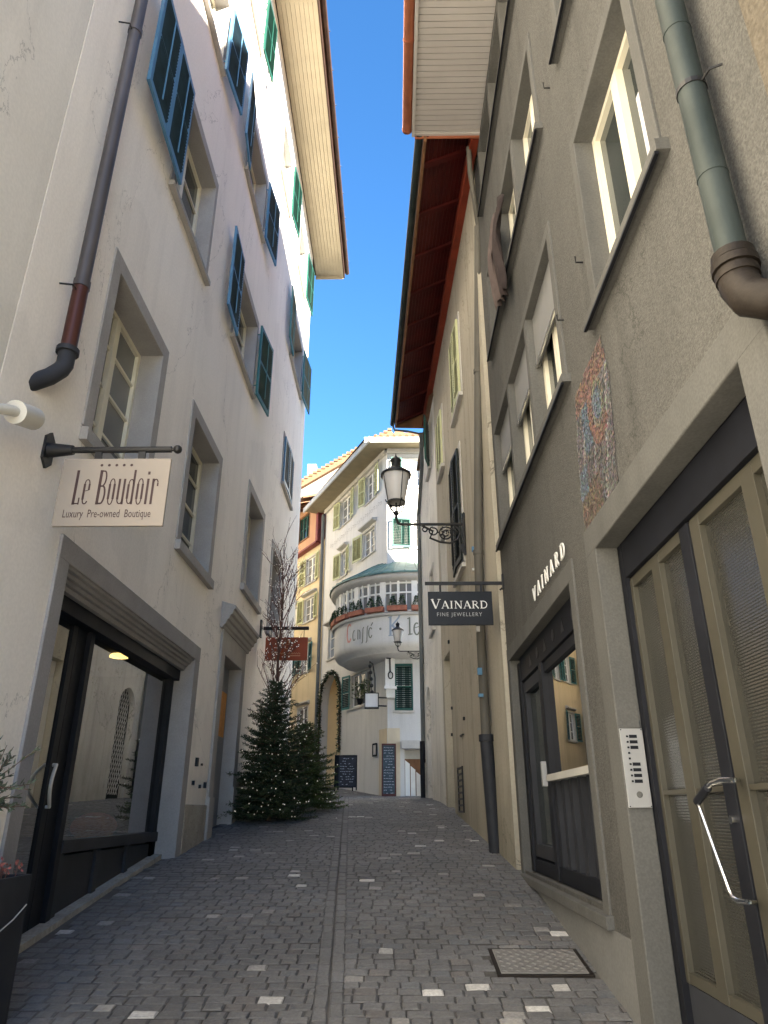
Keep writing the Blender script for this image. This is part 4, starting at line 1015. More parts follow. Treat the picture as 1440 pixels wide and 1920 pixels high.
# red eaves
def reav(s, n, z): return FB.P(s, n, z)
mb = MB()
for i in range(12):
    a, b = .02 + i * .065, .02 + i * .065 + .061
    za, zb = 11.45 - a * .5, 11.45 - b * .5
    mb.hexa([reav(7.66, a, za), reav(16.3, a, za), reav(16.3, b, zb), reav(7.66, b, zb), reav(7.66, a, za + .03), reav(16.3, a, za + .03), reav(16.3, b, zb + .03), reav(7.66, b, zb + .03)])
mb.build('soffit', 'redboards', h5)
for i in range(9):
    s = 8.1 + i * 1.0
    mb = MB(); mb.hexa([reav(s, .03, 11.375), reav(s + .09, .03, 11.375), reav(s + .09, .79, 10.995), reav(s, .79, 10.995), reav(s, .03, 11.43), reav(s + .09, .03, 11.43), reav(s + .09, .79, 11.05), reav(s, .79, 11.05)])
    mb.build('rafter', 'redboards', h5)
mb = MB(); mb.fbox(FB, 7.66, 16.3, .002, .10, 11.05, 11.42); mb.fbox(FB, 7.66, 16.3, .10, .13, 11.02, 11.12); mb.build('wall_plate', 'redbeam', h5)
mb = MB(); mb.fbox(FB, 7.66, 16.32, 0.80, 0.84, 10.97, 11.62); mb.fbox(FB, 16.3, 16.34, .0, .84, 10.98, 11.6); mb.build('fascia', 'brownwood', h5)
mb = MB(); mb.tube([reav(7.66, .905, 11.12), reav(16.4, .905, 11.12)], .062, 12); mb.build('gutter', 'verdigris', h5, smooth=True)
mb = MB(); P_ = lambda s, n, z: FB.P(s, n, z)
mb.hexa([P_(7.66, .88, 11.62), P_(16.3, .88, 11.62), P_(16.3, -11, 11.62), P_(7.66, -11, 11.62), P_(7.66, -5, 20.1), P_(16.3, -5, 20.1), P_(16.3, -5.1, 20.1), P_(7.66, -5.1, 20.1)]); mb.build('roof', 'tiles', h5)

# drain pipe at the joint of the grey and beige houses
t = thing('drainpipe', 'taupe drainpipe running down the joint between the grey and beige houses', 'drainpipe', (1.2, 9.5, 1.2))
pp = lambda x, y, Y: onY(x, y, Y)
pts = []
for x, y, Y in ((897, 425, 8.35), (897, 700, 8.75), (897, 1040, 9.1), (902, 1200, 9.25)):
    a = pp(x, y, Y); pts.append((a[0], Y, a[1]))
a = pp(912, 1390, 9.35); mid = (a[0], 9.35, a[1]); a = pp(930, 1600, 9.45); low = (a[0], 9.45, a[1])
mb = MB(); mb.tube([(1.20, 7.85, 11.1), (1.20, 7.85, 10.6), (pts[0][0] - .0, pts[0][1], pts[0][2])], .04, 10)
mb.tube(pts + [mid], .062, 12)
for k in (1, 2): mb.tube([pts[k], (pts[k][0], pts[k][1], pts[k][2] + .06)], .072, 12)
mb.build('pipe', 'taupe', t, smooth=True)
mb = MB(); mb.tube([mid, low, (low[0], low[1], .9)], .082, 12); mb.tube([mid, (mid[0], mid[1], mid[2] + .08)], .095, 12); mb.build('stand_pipe', 'anthracite', t, smooth=True)
for k in range(9):
    f = .12 + k * .08; z = 1.9 + k * .28
    MB().box(pts[3][0] - .075 + .008 * math.sin(k * 5), pts[3][0] - .02, 9.15, 9.20, z + .8, z + .8 + U(.03, .09)).build('sticker', random.choice(['white', 'fixture', 'shutblue']), t) if k % 3 else None

# ---- whitewashed house at the end of the row
h6 = thing('whitewashed_house', 'narrow whitewashed house with an arched lattice door at the end of the right row', 'house', (4, 17, gz(17)))
holes = [(17.15, 18.15, 1.0, 4.45, .16)]
holes.append(window(h6, FB, 15.5, 16.3, 9.4, 10.7, w=.09, rev=.12, ms='stonelight', mf='framewhite', nh=3, shut=[(15.6, .55, 9.45, 10.65, -1, 15, 'shutdark', 1, .03)]))
holes.append(window(h6, FB, 15.6, 16.5, 5.4, 7.0, w=.09, rev=.12, ms='stonelight', mf='framewhite', nh=3))
mb = MB(); wall_grid(mb, FB, 14.62, 18.66, .6, 11.0, holes); shell(mb, FB, 14.62, 18.66, .6, 11.0, 8.5)
ar = arc(17.65, 3.95, .5, 0, math.pi, 12)
for (a, b), (c, d) in zip(ar, ar[1:]):
    mb.face([FB.P(a, -.001, b), FB.P(c, -.001, d), FB.P(c, -.001, 4.45), FB.P(a, -.001, 4.45)])
    mb.face([FB.P(a, -.001, b), FB.P(a, -.16, b), FB.P(c, -.16, d), FB.P(c, -.001, d)])
mb.build('wall', 'whitewash', h6)
mb = MB(); mb.fbox(FB, 17.1, 18.2, -.22, -.15, 1.0, 4.5); ad = mb.build('arched_door', 'shutblack', h6)
mb = MB()
for k in range(-14, 12):
    for sg in (1, -1):
        a, b = 17.15 + k * .13, 2.0; L_ = 2.4
        pts_ = []
        for f in (0, .1, .2, .3, .4, .5, .6, .7, .8, .9, 1):
            s = (a + f * L_ * .6) if sg > 0 else (18.15 - k * .13 - f * L_ * .6); z = b + f * L_
            if 17.16 < s < 18.14: pts_.append(FB.P(s, -.13, z))
        if len(pts_) > 1: mb.tube([pts_[0], pts_[-1]], .010, 4)
mb.build('lattice', 'framewhite', ad)
mb = MB(); hp = lambda s, n, z: FB.P(s, n, z)
mb.hexa([hp(14.62, .1, 10.9), hp(18.7, .1, 10.9), hp(18.7, -8.6, 10.9), hp(14.62, -8.6, 10.9), hp(14.62, -4.6, 16.5), hp(18.7, -4.6, 16.5), hp(18.7, -4.7, 16.5), hp(14.62, -4.7, 16.5)]); mb.build('roof', 'tiles', h6)
MB().fbox(FB, 18.45, 18.63, -.01, .10, 1.7, 2.75).build('corner_guard', 'plinth', h6, bevel=.02)
# pipe at the far corner, fed from the red eaves
t = thing('drainpipe', 'slim dark drainpipe at the far end of the right row, fed from the red eaves', 'drainpipe', (.7, 18.5, 2))
mb = MB(); c1 = FB.P(18.5, .07, 0)
mb.tube([FB.P(16.35, .90, 11.08), FB.P(16.4, .85, 10.95), FB.P(16.45, .5, 10.95), FB.P(16.5, .14, 10.9)], .03, 8)
mb.tube([FB.P(16.5, .14, 10.95), FB.P(16.9, .09, 10.2), (c1[0], c1[1], 9.4), (c1[0], c1[1], 3.2)], .055, 10); mb.build('pipe', 'pipegrey', t, smooth=True)
mb = MB(); mb.tube([(c1[0] - .02, c1[1], 3.25), (c1[0] - .02, c1[1], 1.7)], .07, 10); mb.build('stand_pipe', 'black', t, smooth=True)

# ================================================================== STREET LANTERNS
def lantern(name, label, loc, reach, k, flip=False, group='wall lanterns'):
    """bracket fixed at the wall (local origin), arm reaches -X"""
    t = thing(name, label, 'street lamp', loc, group); t.scale = (k, k, k)
    r = reach
    mb = MB(); mb.tube([(0, 0, -.42), (0, 0, .12)], .028, 8); mb.plate(Fr((0, 0), (1, 0), (0, 1)), [(-.03, .12), (.03, .12), (.03, .19), (0, .23), (-.03, .19)], -.03, .03)
    mb.plate(Fr((0, 0), (1, 0), (0, 1)), [(-.10, -.36), (.03, -.30), (.03, -.52), (-.01, -.52)], -.02, .02)
    mb.tube([(0, 0, .02), (-r + .10, 0, .02), (-r + .03, 0, .045), (-r, 0, .13), (-r, 0, .22)], .024, 8)
    mb.tube([(-r + .42, 0, .0), (-r + .60, 0, -.10), (-.56, 0, -.22), (-.40, 0, -.29), (-.24, 0, -.31), (-.11, 0, -.25), (-.06, 0, -.14), (-.10, 0, -.05), (-.16, 0, -.01)], .020, 8)
    for cx, cz, rr, a0, a1 in ((-.30, -.14, .12, 0, 400), (-.30, -.14, .06, 40, 330), (-.50, -.10, .075, 100, 470), (-.64, -.07, .045, 0, 360), (-.17, -.12, .055, 180, 500)):
        mb.tube([(cx + rr * (1 - .25 * i / 14) * math.cos(R(a0 + (a1 - a0) * i / 14)), 0, cz + rr * (1 - .25 * i / 14) * math.sin(R(a0 + (a1 - a0) * i / 14))) for i in range(15)], .012, 6)
    for i in range(16):
        mb.ball((U(-.58, -.14), U(-.012, .012), U(-.22, -.03)), U(.012, .024), 4)
    mb.build('bracket', 'iron', t, smooth=True, local=True)
    c = (-r, 0, .2)
    mb = MB(); mb.lathe(c, [(.001, 0), (.05, .005), (.03, .05), (.018, .07)], 14)
    mb.lathe(c, [(.142, .205), (.155, .20), (.16, .225), (.145, .235)], 20)
    for i in range(4):
        a = i * math.pi / 2 + .5; ca, sa = math.cos(a), math.sin(a)
        mb.tube([(c[0] + q_ * ca, q_ * sa, c[2] + z) for q_, z in ((.03, .03), (.09, .06), (.13, .12), (.155, .21), (.19, .20), (.20, .23))], .011, 6)
    mb.tube([(c[0], 0, c[2]), (c[0], 0, c[2] + .21)], .016, 6)
    mb.lathe(c, [(.245, .71), (.258, .70), (.262, .735), (.20, .79), (.10, .85), (.075, .90), (.08, .98), (.095, 1.0), (.08, 1.03), (.03, 1.06), (.012, 1.10), (.001, 1.15)], 22)
    mb.lathe(c, [(.075, .88), (.078, .97)], 14)
    for i in range(4):
        a = i * math.pi / 2 + .5; mb.tube([(c[0] + .155 * math.cos(a), .155 * math.sin(a), c[2] + .22), (c[0] + .238 * math.cos(a), .238 * math.sin(a), c[2] + .71)], .007, 5)
    mb.build('lamp_frame', 'iron', t, smooth=True, local=True)
    mb = MB(); mb.lathe(c, [(.145, .225), (.232, .71), (.2, .73), (.05, .75)], 22); mb.build('lamp_glass', 'frost', t, smooth=True, local=True)
    return t
sL, zL = on(FB, 872, 985)
LP = FB.P(sL, .02, zL)
xt = onY(743, 975, LP[1])[0]
lantern('street_lamp', 'black wrought-iron lantern with frosted glass on a scrolled bracket, the large near one', LP, LP[0] - xt, 1.0)
LP2 = FB.P(18.6, .02, 0); z2 = onY(747, 1222, LP2[1])[1]
xt2 = onY(746, 1222, LP2[1])[0]
lantern('street_lamp', 'small far lantern hanging in front of the painted round bay', (LP2[0], LP2[1], z2), (LP2[0] - xt2) / .62, .62)

# ================================================================== THE FAR SQUARE
def rect(fr, x0, y0, x1, y1):
    """outer rectangle on a front from two opposite photographed corners"""
    a, b = on(fr, x0, y0), on(fr, x1, y1)
    return min(a[0], b[0]), max(a[0], b[0]), min(a[1], b[1]), max(a[1], b[1])
# ---- white corner house with the round bay
h7 = thing('corner_house', 'white painted corner house with a round bay, flower boxes and copper roof', 'house', (.6, 29, gz(27)))
holesW, holesF = [], []
kwf = dict(ms='stonelight', mf='framewhite', w=.09, wh=.09, rev=.14, nh=3, mp='panewarm', sillext=.05)
def farwin(fr, hl, s0, s1, z0, z1, leaves='', paint='shutolive', lw=.5, **k):
    kk = dict(kwf); kk.update(k); sh = []
    if 'L' in leaves: sh.append((s0 + .03, lw, z0 + .06, z1 - .05, -1, 10, paint, 1, .05, .07))
    if 'R' in leaves: sh.append((s1 - .03, lw, z0 + .06, z1 - .05, 1, 10, paint, 1, .05, .07))
    hl.append(window(h7 if fr in (FW, FF) else h8, fr, s0, s1, z0, z1, shut=sh, **kk))
# on the left front s grows away from the corner
farwin(FW, holesW, 1.10, 2.25, 14.25, 15.75, 'LR', lw=.55, nv=2)
farwin(FW, holesW, 3.9, 5.35, 14.25, 15.75, 'LR', lw=.6, nv=2)
farwin(FW, holesW, 1.15, 2.55, 11.75, 13.05, 'R', lw=.75, hood=.22, nv=2)
farwin(FW, holesW, 4.35, 5.15, 11.65, 13.0, 'LR', lw=.62, hood=.22, nv=2)
farwin(FW, holesW, 4.95, 6.6, 8.05, 9.65, '', hood=.25, nv=2, mp='panesky')
s0, s1, z0, z1 = rect(FW, 657, 1333, 697, 1243)
farwin(FW, holesW, s0, s1, 5.5, 7.0, 'R', paint='shutteal', lw=.62, nv=3)
# arched passage
AR0, AR1, AZ, AT = 4.75, 7.25, 6.2, 7.42
holesW.append((AR0, AR1, 1.2, AT + .02, .35))
mb = MB(); wall_grid(mb, FW, 0, 7.45, 1.0, 16.3, holesW)
mb.face([FW.P(7.45, 0, 1), FW.P(7.45, -6, 1), FW.P(7.45, -6, 16.3), FW.P(7.45, 0, 16.3)])
mid_ = (AR0 + AR1) / 2; ra = (AR1 - AR0) / 2
ar = [(mid_ + ra * math.cos(i * math.pi / 18), AZ + (AT - AZ) * math.sin(i * math.pi / 18)) for i in range(19)]
for (a, b), (c, d) in zip(ar, ar[1:]):
    mb.face([FW.P(a, -.002, b), FW.P(c, -.002, d), FW.P(c, -.002, AT + .02), FW.P(a, -.002, AT + .02)]); mb.face([FW.P(a, -.002, b), FW.P(a, -.36, b), FW.P(c, -.36, d), FW.P(c, -.002, d)])
mb.build('wall', 'whitehouse', h7)
# passage behind the arch: yellow vault and an inner window
mb = MB(); mb.fbox(FW, AR0 - .6, AR1 + .4, -1.75, -1.6, 1.2, 7.6); mb.fbox(FW, AR1 + .05, AR1 + .2, -1.6, -.36, 1.2, 7.6); mb.fbox(FW, AR0 - .3, AR0 - .1, -1.6, -.36, 1.2, 7.6); mb.fbox(FW, AR0 - .1, AR1 + .05, -1.6, -.36, 7.4, 7.6)
ps = mb.build('passage', 'passageyellow', h7)
mb = MB(); mb.fbox(FW, AR0 + .05, AR0 + .85, -1.60, -1.50, 3.9, 5.0); mb.fbox(FW, AR0 - .02, AR0 + .95, -1.60, -1.42, 5.0, 5.12); mb.build('inner_window', 'stonelight', ps)
MB().fbox(FW, AR0 + .13, AR0 + .77, -1.52, -1.49, 4.0, 4.9).build('pane', 'pane', ps)
MB().fbox(FW, AR0 + .05, AR0 + 1.2, -1.6, -1.2, 1.5, 3.75).build('parapet', 'stonelight', ps)
# front facing the street
farwin(FF, holesF, .62, 1.5, 14.2, 15.65, 'L', paint='shutdark', lw=.48, nv=2, mp='panesky')
farwin(FF, holesF, .95, 1.9, 11.45, 12.85, 'L', paint='shutdark', lw=.80, nv=2, mp='panewarm')
farwin(FF, holesF, .25, .98, 5.02, 6.85, nv=2)
ws = [o for o in COL.objects if o.name.startswith('window')][-1]
shutter(ws, FF, .28, .68, 5.08, 6.8, 1, 2, 'shutdark', 1, .03, .07)
DX0, DX1 = .62, 1.9
holesF.append((DX0, DX1, 1.0, 3.72, .5))
mb = MB(); wall_grid(mb, FF, 0, 6.5, 1.0, 16.3, holesF)
mb.face([FF.P(6.5, 0, 1), FF.P(6.5, -6, 1), FF.P(6.5, -6, 16.3), FF.P(6.5, 0, 16.3)])
mb.build('front_wall', 'bluegrey', h7)
mb = MB(); mb.fbox(FF, .012, .46, .0, .014, 1.6, 4.45); mb.build('ochre_panel', 'ochre', h7)
mb = MB(); mb.fbox(FW, .012, .72, .0, .014, 1.6, 4.45); mb.build('ochre_panel', 'ochre', h7)
mb = MB(); mb.fbox(FF, DX0 - .1, DX1 + .3, -.02, .22, 3.72, 4.0); mb.fbox(FF, DX0, DX1, -.5, -.4, 3.4, 3.72); dr = mb.build('passage_door', 'stonelight', h7)
mb = MB(); mb.fbox(FF, DX0, DX1, -.48, -.42, 1.5, 3.72); mb.fbox(FF, 1.30, 1.42, -.42, .02, 1.6, 3.1); mb.build('door_boards', 'brownwood', dr)
for k in range(3):
    a = DX0 + .02 + k * .2; mb = MB(); mb.plate(FF, [(a, 2.1), (a + .17, 2.1), (a + .17, 3.35 - .2 * k - .13), (a, 3.35 - .2 * k)], -.30 + k * .02, -.25 + k * .02); mb.build('white_panel', 'white', dr)
# painted frieze under the top windows
mb = MB()
for k in range(26):
    s = .6 + k * .24; r_ = .09
    strokes(mb, lambda u, v: FW.P(s + u, .012, 13.75 + v), [(ell(0, .0 + .05 * (k % 2), r_, r_ * .7, 20 + 40 * (k % 3), 300, 8), .022)])
mb.build('painted_frieze', 'stone', h7, recalc=False)
# eaves and roof
mb = MB(); mb.fbox(FW, -.45, 8.0, 0, 1.0, 16.02, 16.10); mb.fbox(FF, -.5, 6.8, .0, .75, 16.024, 16.104); mb.build('soffit', 'ochresoffit', h7)
mb = MB(); mb.fbox(FW, -.5, 8.05, 1.0, 1.07, 15.96, 16.20); mb.fbox(FF, -.95, 6.8, .75, .82, 15.964, 16.204); mb.fbox(FW, .02, 7.4, .004, .14, 15.82, 16.018); mb.fbox(FF, .0, 6.5, .004, .14, 15.82, 16.022); mb.build('eaves_board', 'stonelight', h7)
mb = MB()
a = FW.P(8.0, 1.05, 16.2); b = (WX - .9, WY - .8, 16.2); c = (WX + 6.8, WY - .8, 16.2); d = (WX + 6.8, WY + 7, 16.2)
r1, r2 = (WX + .9, WY + 3.6, 18.9), (WX + 5, WY + 3.6, 18.9)
mb.face([b, c, r2, r1]); mb.face([a, b, r1]); mb.face([c, d, r2]); mb.face([a, r1, r2, d])
k = 0
while k < 26:
    x = WX - .5 + k * .27; mb.tube([(x, WY - .84, 16.23), (x + .02, WY - .2, 16.62)], .07, 6); k += 1
mb.build('roof', 'tiles', h7)

# ---- round bay on the corner
BC = (.70, 28.9); RB = 3.15
A0, A1 = R(158), R(340)
bay = None
mb = MB()
prof = [(RB - 2.0, 6.95), (RB - 1.2, 6.98), (RB - .62, 7.03), (RB - .38, 7.08), (RB - .32, 7.16), (RB - .10, 7.24), (RB - .02, 7.36), (RB, 7.48), (RB, 8.42)]
mb.lathe((BC[0], BC[1], 0), [(max(r, .01), z) for r, z in prof], 44, 0, A0, A1)
bay = mb.build('round_bay', 'whitehouse', h7, smooth=True)
mb = MB(); mb.lathe((BC[0], BC[1], 0), [(RB - .02, 8.38), (RB + .10, 8.40), (RB + .13, 8.48), (RB + .04, 8.54), (RB - .1, 8.55)], 44, 0, A0, A1); mb.build('moulding', 'stonelight', bay, smooth=True)
mb = MB(); mb.lathe((BC[0], BC[1], 0), [(RB - .12, 8.54), (RB - .12, 9.75)], 44, 0, A0, A1); mb.build('pane', 'panewarm', bay)
def cy(ang, r, z): return (BC[0] + r * math.cos(ang), BC[1] + r * math.sin(ang), z)
mb = MB()
for k in range(33):
    a = A0 + (A1 - A0) * k / 32; wd = .036 if k % 4 == 0 else (.014 if k % 2 == 0 else .006)
    p = [cy(a - wd, RB - .14, 8.54), cy(a + wd, RB - .14, 8.54), cy(a + wd, RB - .02, 8.54), cy(a - wd, RB - .02, 8.54)]
    mb.hexa(p + [(x, y, 9.76) for x, y, z in p])
for z in (8.58, 9.30, 9.68): mb.lathe((BC[0], BC[1], 0), [(RB - .13, z - .03), (RB - .06, z - .03), (RB - .06, z + .03), (RB - .13, z + .03)], 44, 0, A0, A1)
mb.build('frame', 'framewhite', bay)
mb = MB(); mb.lathe((BC[0], BC[1], 0), [(RB - .14, 9.7), (RB + .0, 9.75), (RB + .16, 9.82), (RB + .2, 9.90), (RB + .2, 10.0), (RB + .02, 10.01)], 44, 0, A0, A1); mb.build('cornice', 'stonelight', bay, smooth=True)
mb = MB(); mb.lathe((BC[0], BC[1], 0), [(RB + .26, 10.0), (RB + .24, 10.07), (RB - .5, 10.5), (RB - 1.3, 11.0), (RB - 1.9, 11.15)], 44, 0, A0, A1)
for k in range(23):
    a = A0 + (A1 - A0) * k / 22; mb.tube([cy(a, RB + .25, 10.08), cy(a, RB - .5, 10.51), cy(a, RB - 1.3, 11.01), cy(a, RB - 1.9, 11.16)], .018, 5)
mb.build('copper_roof', 'copperroof', bay, smooth=True)
# painted words on the bay (angle runs along the curve)
def arcput(a0, z, r=RB + .012): return lambda u, v: cy(a0 + u / RB, r, z + v)
mb = MB()
for a in (-105,):
    strokes(mb, arcput(R(a), 7.62), [([(0, 0), (0, .74)], .085), ([(-.10, .70), (.06, .74)], .035), ([(-.08, .02), (.1, .02)], .035), ([(.36, .78), (.30, .66), (.05, .38)], .06), ([(.05, .42), (.20, .24), (.36, .0), (.44, .03)], .085), ([(.30, .74), (.42, .80)], .03)])
mb.build('painted_initial', 'letblue', bay, recalc=False)
pt = arcput(R(-105), 7.62)
def painted(polys): mb = MB(); strokes(mb, pt, polys); mb.build('painted_letter', 'letgrey', bay, recalc=False)
painted([([(.72, .03), (.72, .68), (.64, .62)], .06), ([(.66, .02), (.82, .05)], .04)])
painted([(ell(.98, .24, .10, .22, 60, 330, 12), .055), ([(.89, .27), (1.07, .33)], .03)])
painted([(ell(-.40, .30, .03, .03, 0, 360, 8), .035)])
x = -1.62
for k, gl in enumerate((ell(0, .2, .07, .19, 70, 320, 10), [(.0, .02), (0, .40), (.07, .36), (.10, .28), (.10, .02)], [(.09, .45), (.05, .40), (.04, -.10), (.0, -.16)], [(.09, .48), (.05, .42), (.04, -.10), (.0, -.16)], ell(0, .2, .07, .19, 40, 330, 10))):
    painted([([(x + p[0] * 1.1, p[1]) for p in gl], .045)] + ([([(-.80, .46), (-.72, .58)], .045)] if k == 4 else [])); x += .20
mb = MB(); strokes(mb, arcput(R(-105), 7.62), [(ell(-1.92, .34, .14, .34, 50, 320, 14), .075), ([(-2.02, .0), (-2.02, .66)], .035)]); mb.build('painted_initial', 'letred', bay, recalc=False)

# flower boxes with little conical shrubs on the bay
angs = [R(a) for a in (180, 196, 212, 228, 244, 260, 276, 292)]
for i, a in enumerate(angs):
    t = thing('flower_box', 'reddish trough with two cone shrubs, ' + ('first', 'second', 'third', 'fourth', 'fifth', 'sixth', 'seventh', 'eighth')[i] + ' from the left on the round bay', 'flower box', cy(a, RB + .0, 8.55), 'flower boxes along the round bay')
    mb = MB(); wd = .115
    p = [cy(a - wd, RB - .02, 8.556), cy(a + wd, RB - .02, 8.556), cy(a + wd, RB + .18, 8.556), cy(a - wd, RB + .18, 8.556)]
    mb.hexa(p + [(x, y, 8.74) for x, y, z in p]); mb.build('trough', 'terracotta', t)
    for q_ in (-.055, .055):
        mb = MB(); c = cy(a + q_, RB + .08, 8.73)
        for k in range(170):
            f = U(0, 1) ** .8; rr = .15 * (1 - f) + .02; an = U(0, 6.28)
            mb.leaf((c[0] + rr * math.cos(an) * U(.5, 1), c[1] + rr * math.sin(an) * U(.5, 1), c[2] + f * U(.34, .40)), (math.cos(an), math.sin(an), U(-.2, .9)), .07, .02)
        mb.build('shrub', 'boxleaf', t, recalc=False)
# garland round the arch
t = thing('garland', 'dark green fir garland draped round the archway of the white corner house', 'garland', FW.P(mid_, 0, 2.6))
path = [(AR1 + .03, 3.0), (AR1 + .02, 4.5), (AR1 + .02, AZ)] + [(mid_ + (ra + .03) * math.cos(i * math.pi / 14), AZ + (AT - AZ + .03) * math.sin(i * math.pi / 14)) for i in range(1, 14)] + [(AR0 - .02, AZ), (AR0 - .02, 5.0), (AR0 - .03, 3.95)]
mb = MB(); mb.tube([FW.P(s, .05, z) for s, z in path], .035, 6); mb.build('rope', 'bark', t)
mb = MB(); lb = MB()
for (a, b), (c, d) in zip(path, path[1:]):
    L_ = math.hypot(c - a, d - b)
    for k in range(int(L_ * 260)):
        f = random.random(); p = Vector(FW.P(a + (c - a) * f + U(-.07, .07), .06 + U(-.05, .07), b + (d - b) * f + U(-.07, .07)))
        mb.leaf(p, (U(-1, 1), U(-1, 1), U(-1, .6)), U(.08, .16), .018)
    for k in range(int(L_ * 5)):
        f = random.random(); lb.ball(FW.P(a + (c - a) * f, .14, b + (d - b) * f + U(-.08, .08)), .014, 4)
mb.build('needles', 'needle', t, recalc=False); lb.build('fairy_lights', 'fairy', t, kind='stuff')
# potted plants on the sill
for k, s in enumerate((s0 + .35, (s0 + s1) / 2 + .1)):
    t = thing('potted_plant', ['leafy yellow-green potted plant on the sill, nearer the teal shutter', 'bushy potted plant on the sill beside the box lantern'][1 - k], 'plant', FW.P(s, .0, 5.62))
    mb = MB(); mb.lathe((0, 0, .0), [(.08, .0), (.12, .22), (.13, .23), (.10, .22)], 12); mb.build('pot', 'black', t, local=True)
    mb = MB()
    for q_ in range(160):
        an = U(0, 6.28); rr = U(0, .26); zz = U(.2, .85); mb.leaf((rr * math.cos(an), rr * math.sin(an), zz), (math.cos(an), math.sin(an), U(-.2, 1)), U(.08, .15), .03)
    mb.build('leaves', 'needle2', t, recalc=False, local=True)
# hanging things of the cafe
t = thing('box_lantern', 'small white glazed box lantern held on two iron arms beside the corner', 'lantern', FW.P(.5, .45, 5.9))
c = Vector((*[onY(697, 1314, 26.6)[0]], 26.6, onY(697, 1314, 26.6)[1]))
MB().box(c.x - .24, c.x + .24, 26.45, 26.75, c.z - .24, c.z + .24).build('glass_box', 'frost', t)
mb = MB()
for a_, b_ in ((-.26, -.23), (.23, .26)): mb.box(c.x + a_, c.x + b_, 26.43, 26.77, c.z - .26, c.z + .26)
mb.box(c.x - .26, c.x + .26, 26.43, 26.77, c.z + .24, c.z + .27); mb.box(c.x - .26, c.x + .26, 26.43, 26.77, c.z - .27, c.z - .24)
for z in (c.z - .18, c.z + .12): mb.tube([(c.x + .25, 26.6, z), (c.x + .55, 26.7, z)], .028, 6)
mb.build('iron_frame', 'iron', t)
t = thing('wall_emblem', 'white painted niche panel with a hanging key emblem and a small corbel at the corner', 'emblem', FW.P(.2, .03, 6.2))
c = onY(731, 1250, 26.9)
FP = Fr((c[0], 26.88), (.86, .2), (.0, -1))
mb = MB(); mb.fbox(FP, -.20, .22, -.1, .02, c[1] - .75, c[1] + .70); mb.build('panel', 'whitehouse', t)
mb = MB(); mb.fbox(FP, -.16, .05, .02, .05, c[1] + .28, c[1] + .62); mb.tube([FP.P(.0, .04, c[1] + .3), FP.P(.02, .04, c[1] - .22)], .03, 6)
mb.tube([FP.P(.03 + .1 * math.cos(i * .7), .04, c[1] - .33 + .13 * math.sin(i * .7)) for i in range(10)], .025, 6); mb.build('key', 'iron', t)
mb = MB(); mb.fbox(FP, -.24, .3, -.1, .24, c[1] - .86, c[1] - .76); mb.prism(FP, [(-.1, c[1] - .86), (.18, c[1] - .86), (.1, c[1] - 1.02), (.05, c[1] - 1.15), (-.1, c[1] - 1.2)], -.16, .22); mb.build('corbel', 'whitehouse', t)
t = thing('guild_sign', 'narrow wrought-iron guild sign with dark ornaments hanging in front of the cafe window', 'shop sign', FW.P(.8, .5, 5.9))
a_, b_ = onY(693, 1240, 26.7), onY(703, 1302, 26.7)
mb = MB(); mb.tube([(a_[0], 26.7, a_[1]), (a_[0] + .12, 26.72, a_[1] - .1), (b_[0], 26.75, (a_[1] + b_[1]) / 2), (b_[0], 26.75, b_[1])], .03, 6)
mb.build('arm', 'iron', t)
mb = MB()
for k in range(5):
    mb.ball((a_[0] + .02 + .02 * k, 26.7, a_[1] - .18 - k * .24), .075, 5)
mb.tube([(a_[0], 26.7, a_[1]), (a_[0] + .10, 26.7, a_[1] - 1.25)], .015, 5); mb.build('ornament', 'iron', t)

# menu boards
t = thing('menu_board', 'tall blue-black chalk menu in a mahogany frame leaning at the ochre corner', 'menu board', (-.2, 26.9, gz(26.9)))
x0, x1, z0, z1 = -.46, .06, 2.12, 3.9
YM = 26.92
mb = MB(); mb.box(x0 + .04, x1 - .04, YM, YM + .03, z0 + .04, z1 - .04); mb.build('slate', 'slateteal', t)
mb = MB()
for a_, b_, c_, d_ in ((x0, x0 + .05, z0, z1), (x1 - .05, x1, z0, z1), (x0 + .05, x1 - .05, z0, z0 + .08), (x0 + .05, x1 - .05, z1 - .06, z1)): mb.box(a_, b_, YM - .02, YM + .05, c_, d_)
mb.build('frame', 'mahogany', t)
mb = MB()
for k in range(17):
    z = z1 - .14 - k * .096; xx = x0 + .08
    while xx < x1 - .12:
        l = U(.03, .09)
        if random.random() < .82: strokes(mb, lambda u, v: (u, YM - .004, v), [([(xx + l * i / 5, z + U(-.014, .014)) for i in range(6)], .016)])
        xx += l + .022
mb.build('chalk_writing', 'chalk', t, recalc=False)
t = thing('menu_board', 'dark folding A-frame chalkboard standing on the cobbles left of the white corner', 'menu board', (-1.75, 27.6, gz(27.6)))
YA = 26.3; bx0, bz1 = onY(635, 1417, YA); bx1, bz0 = onY(668, 1481, YA)
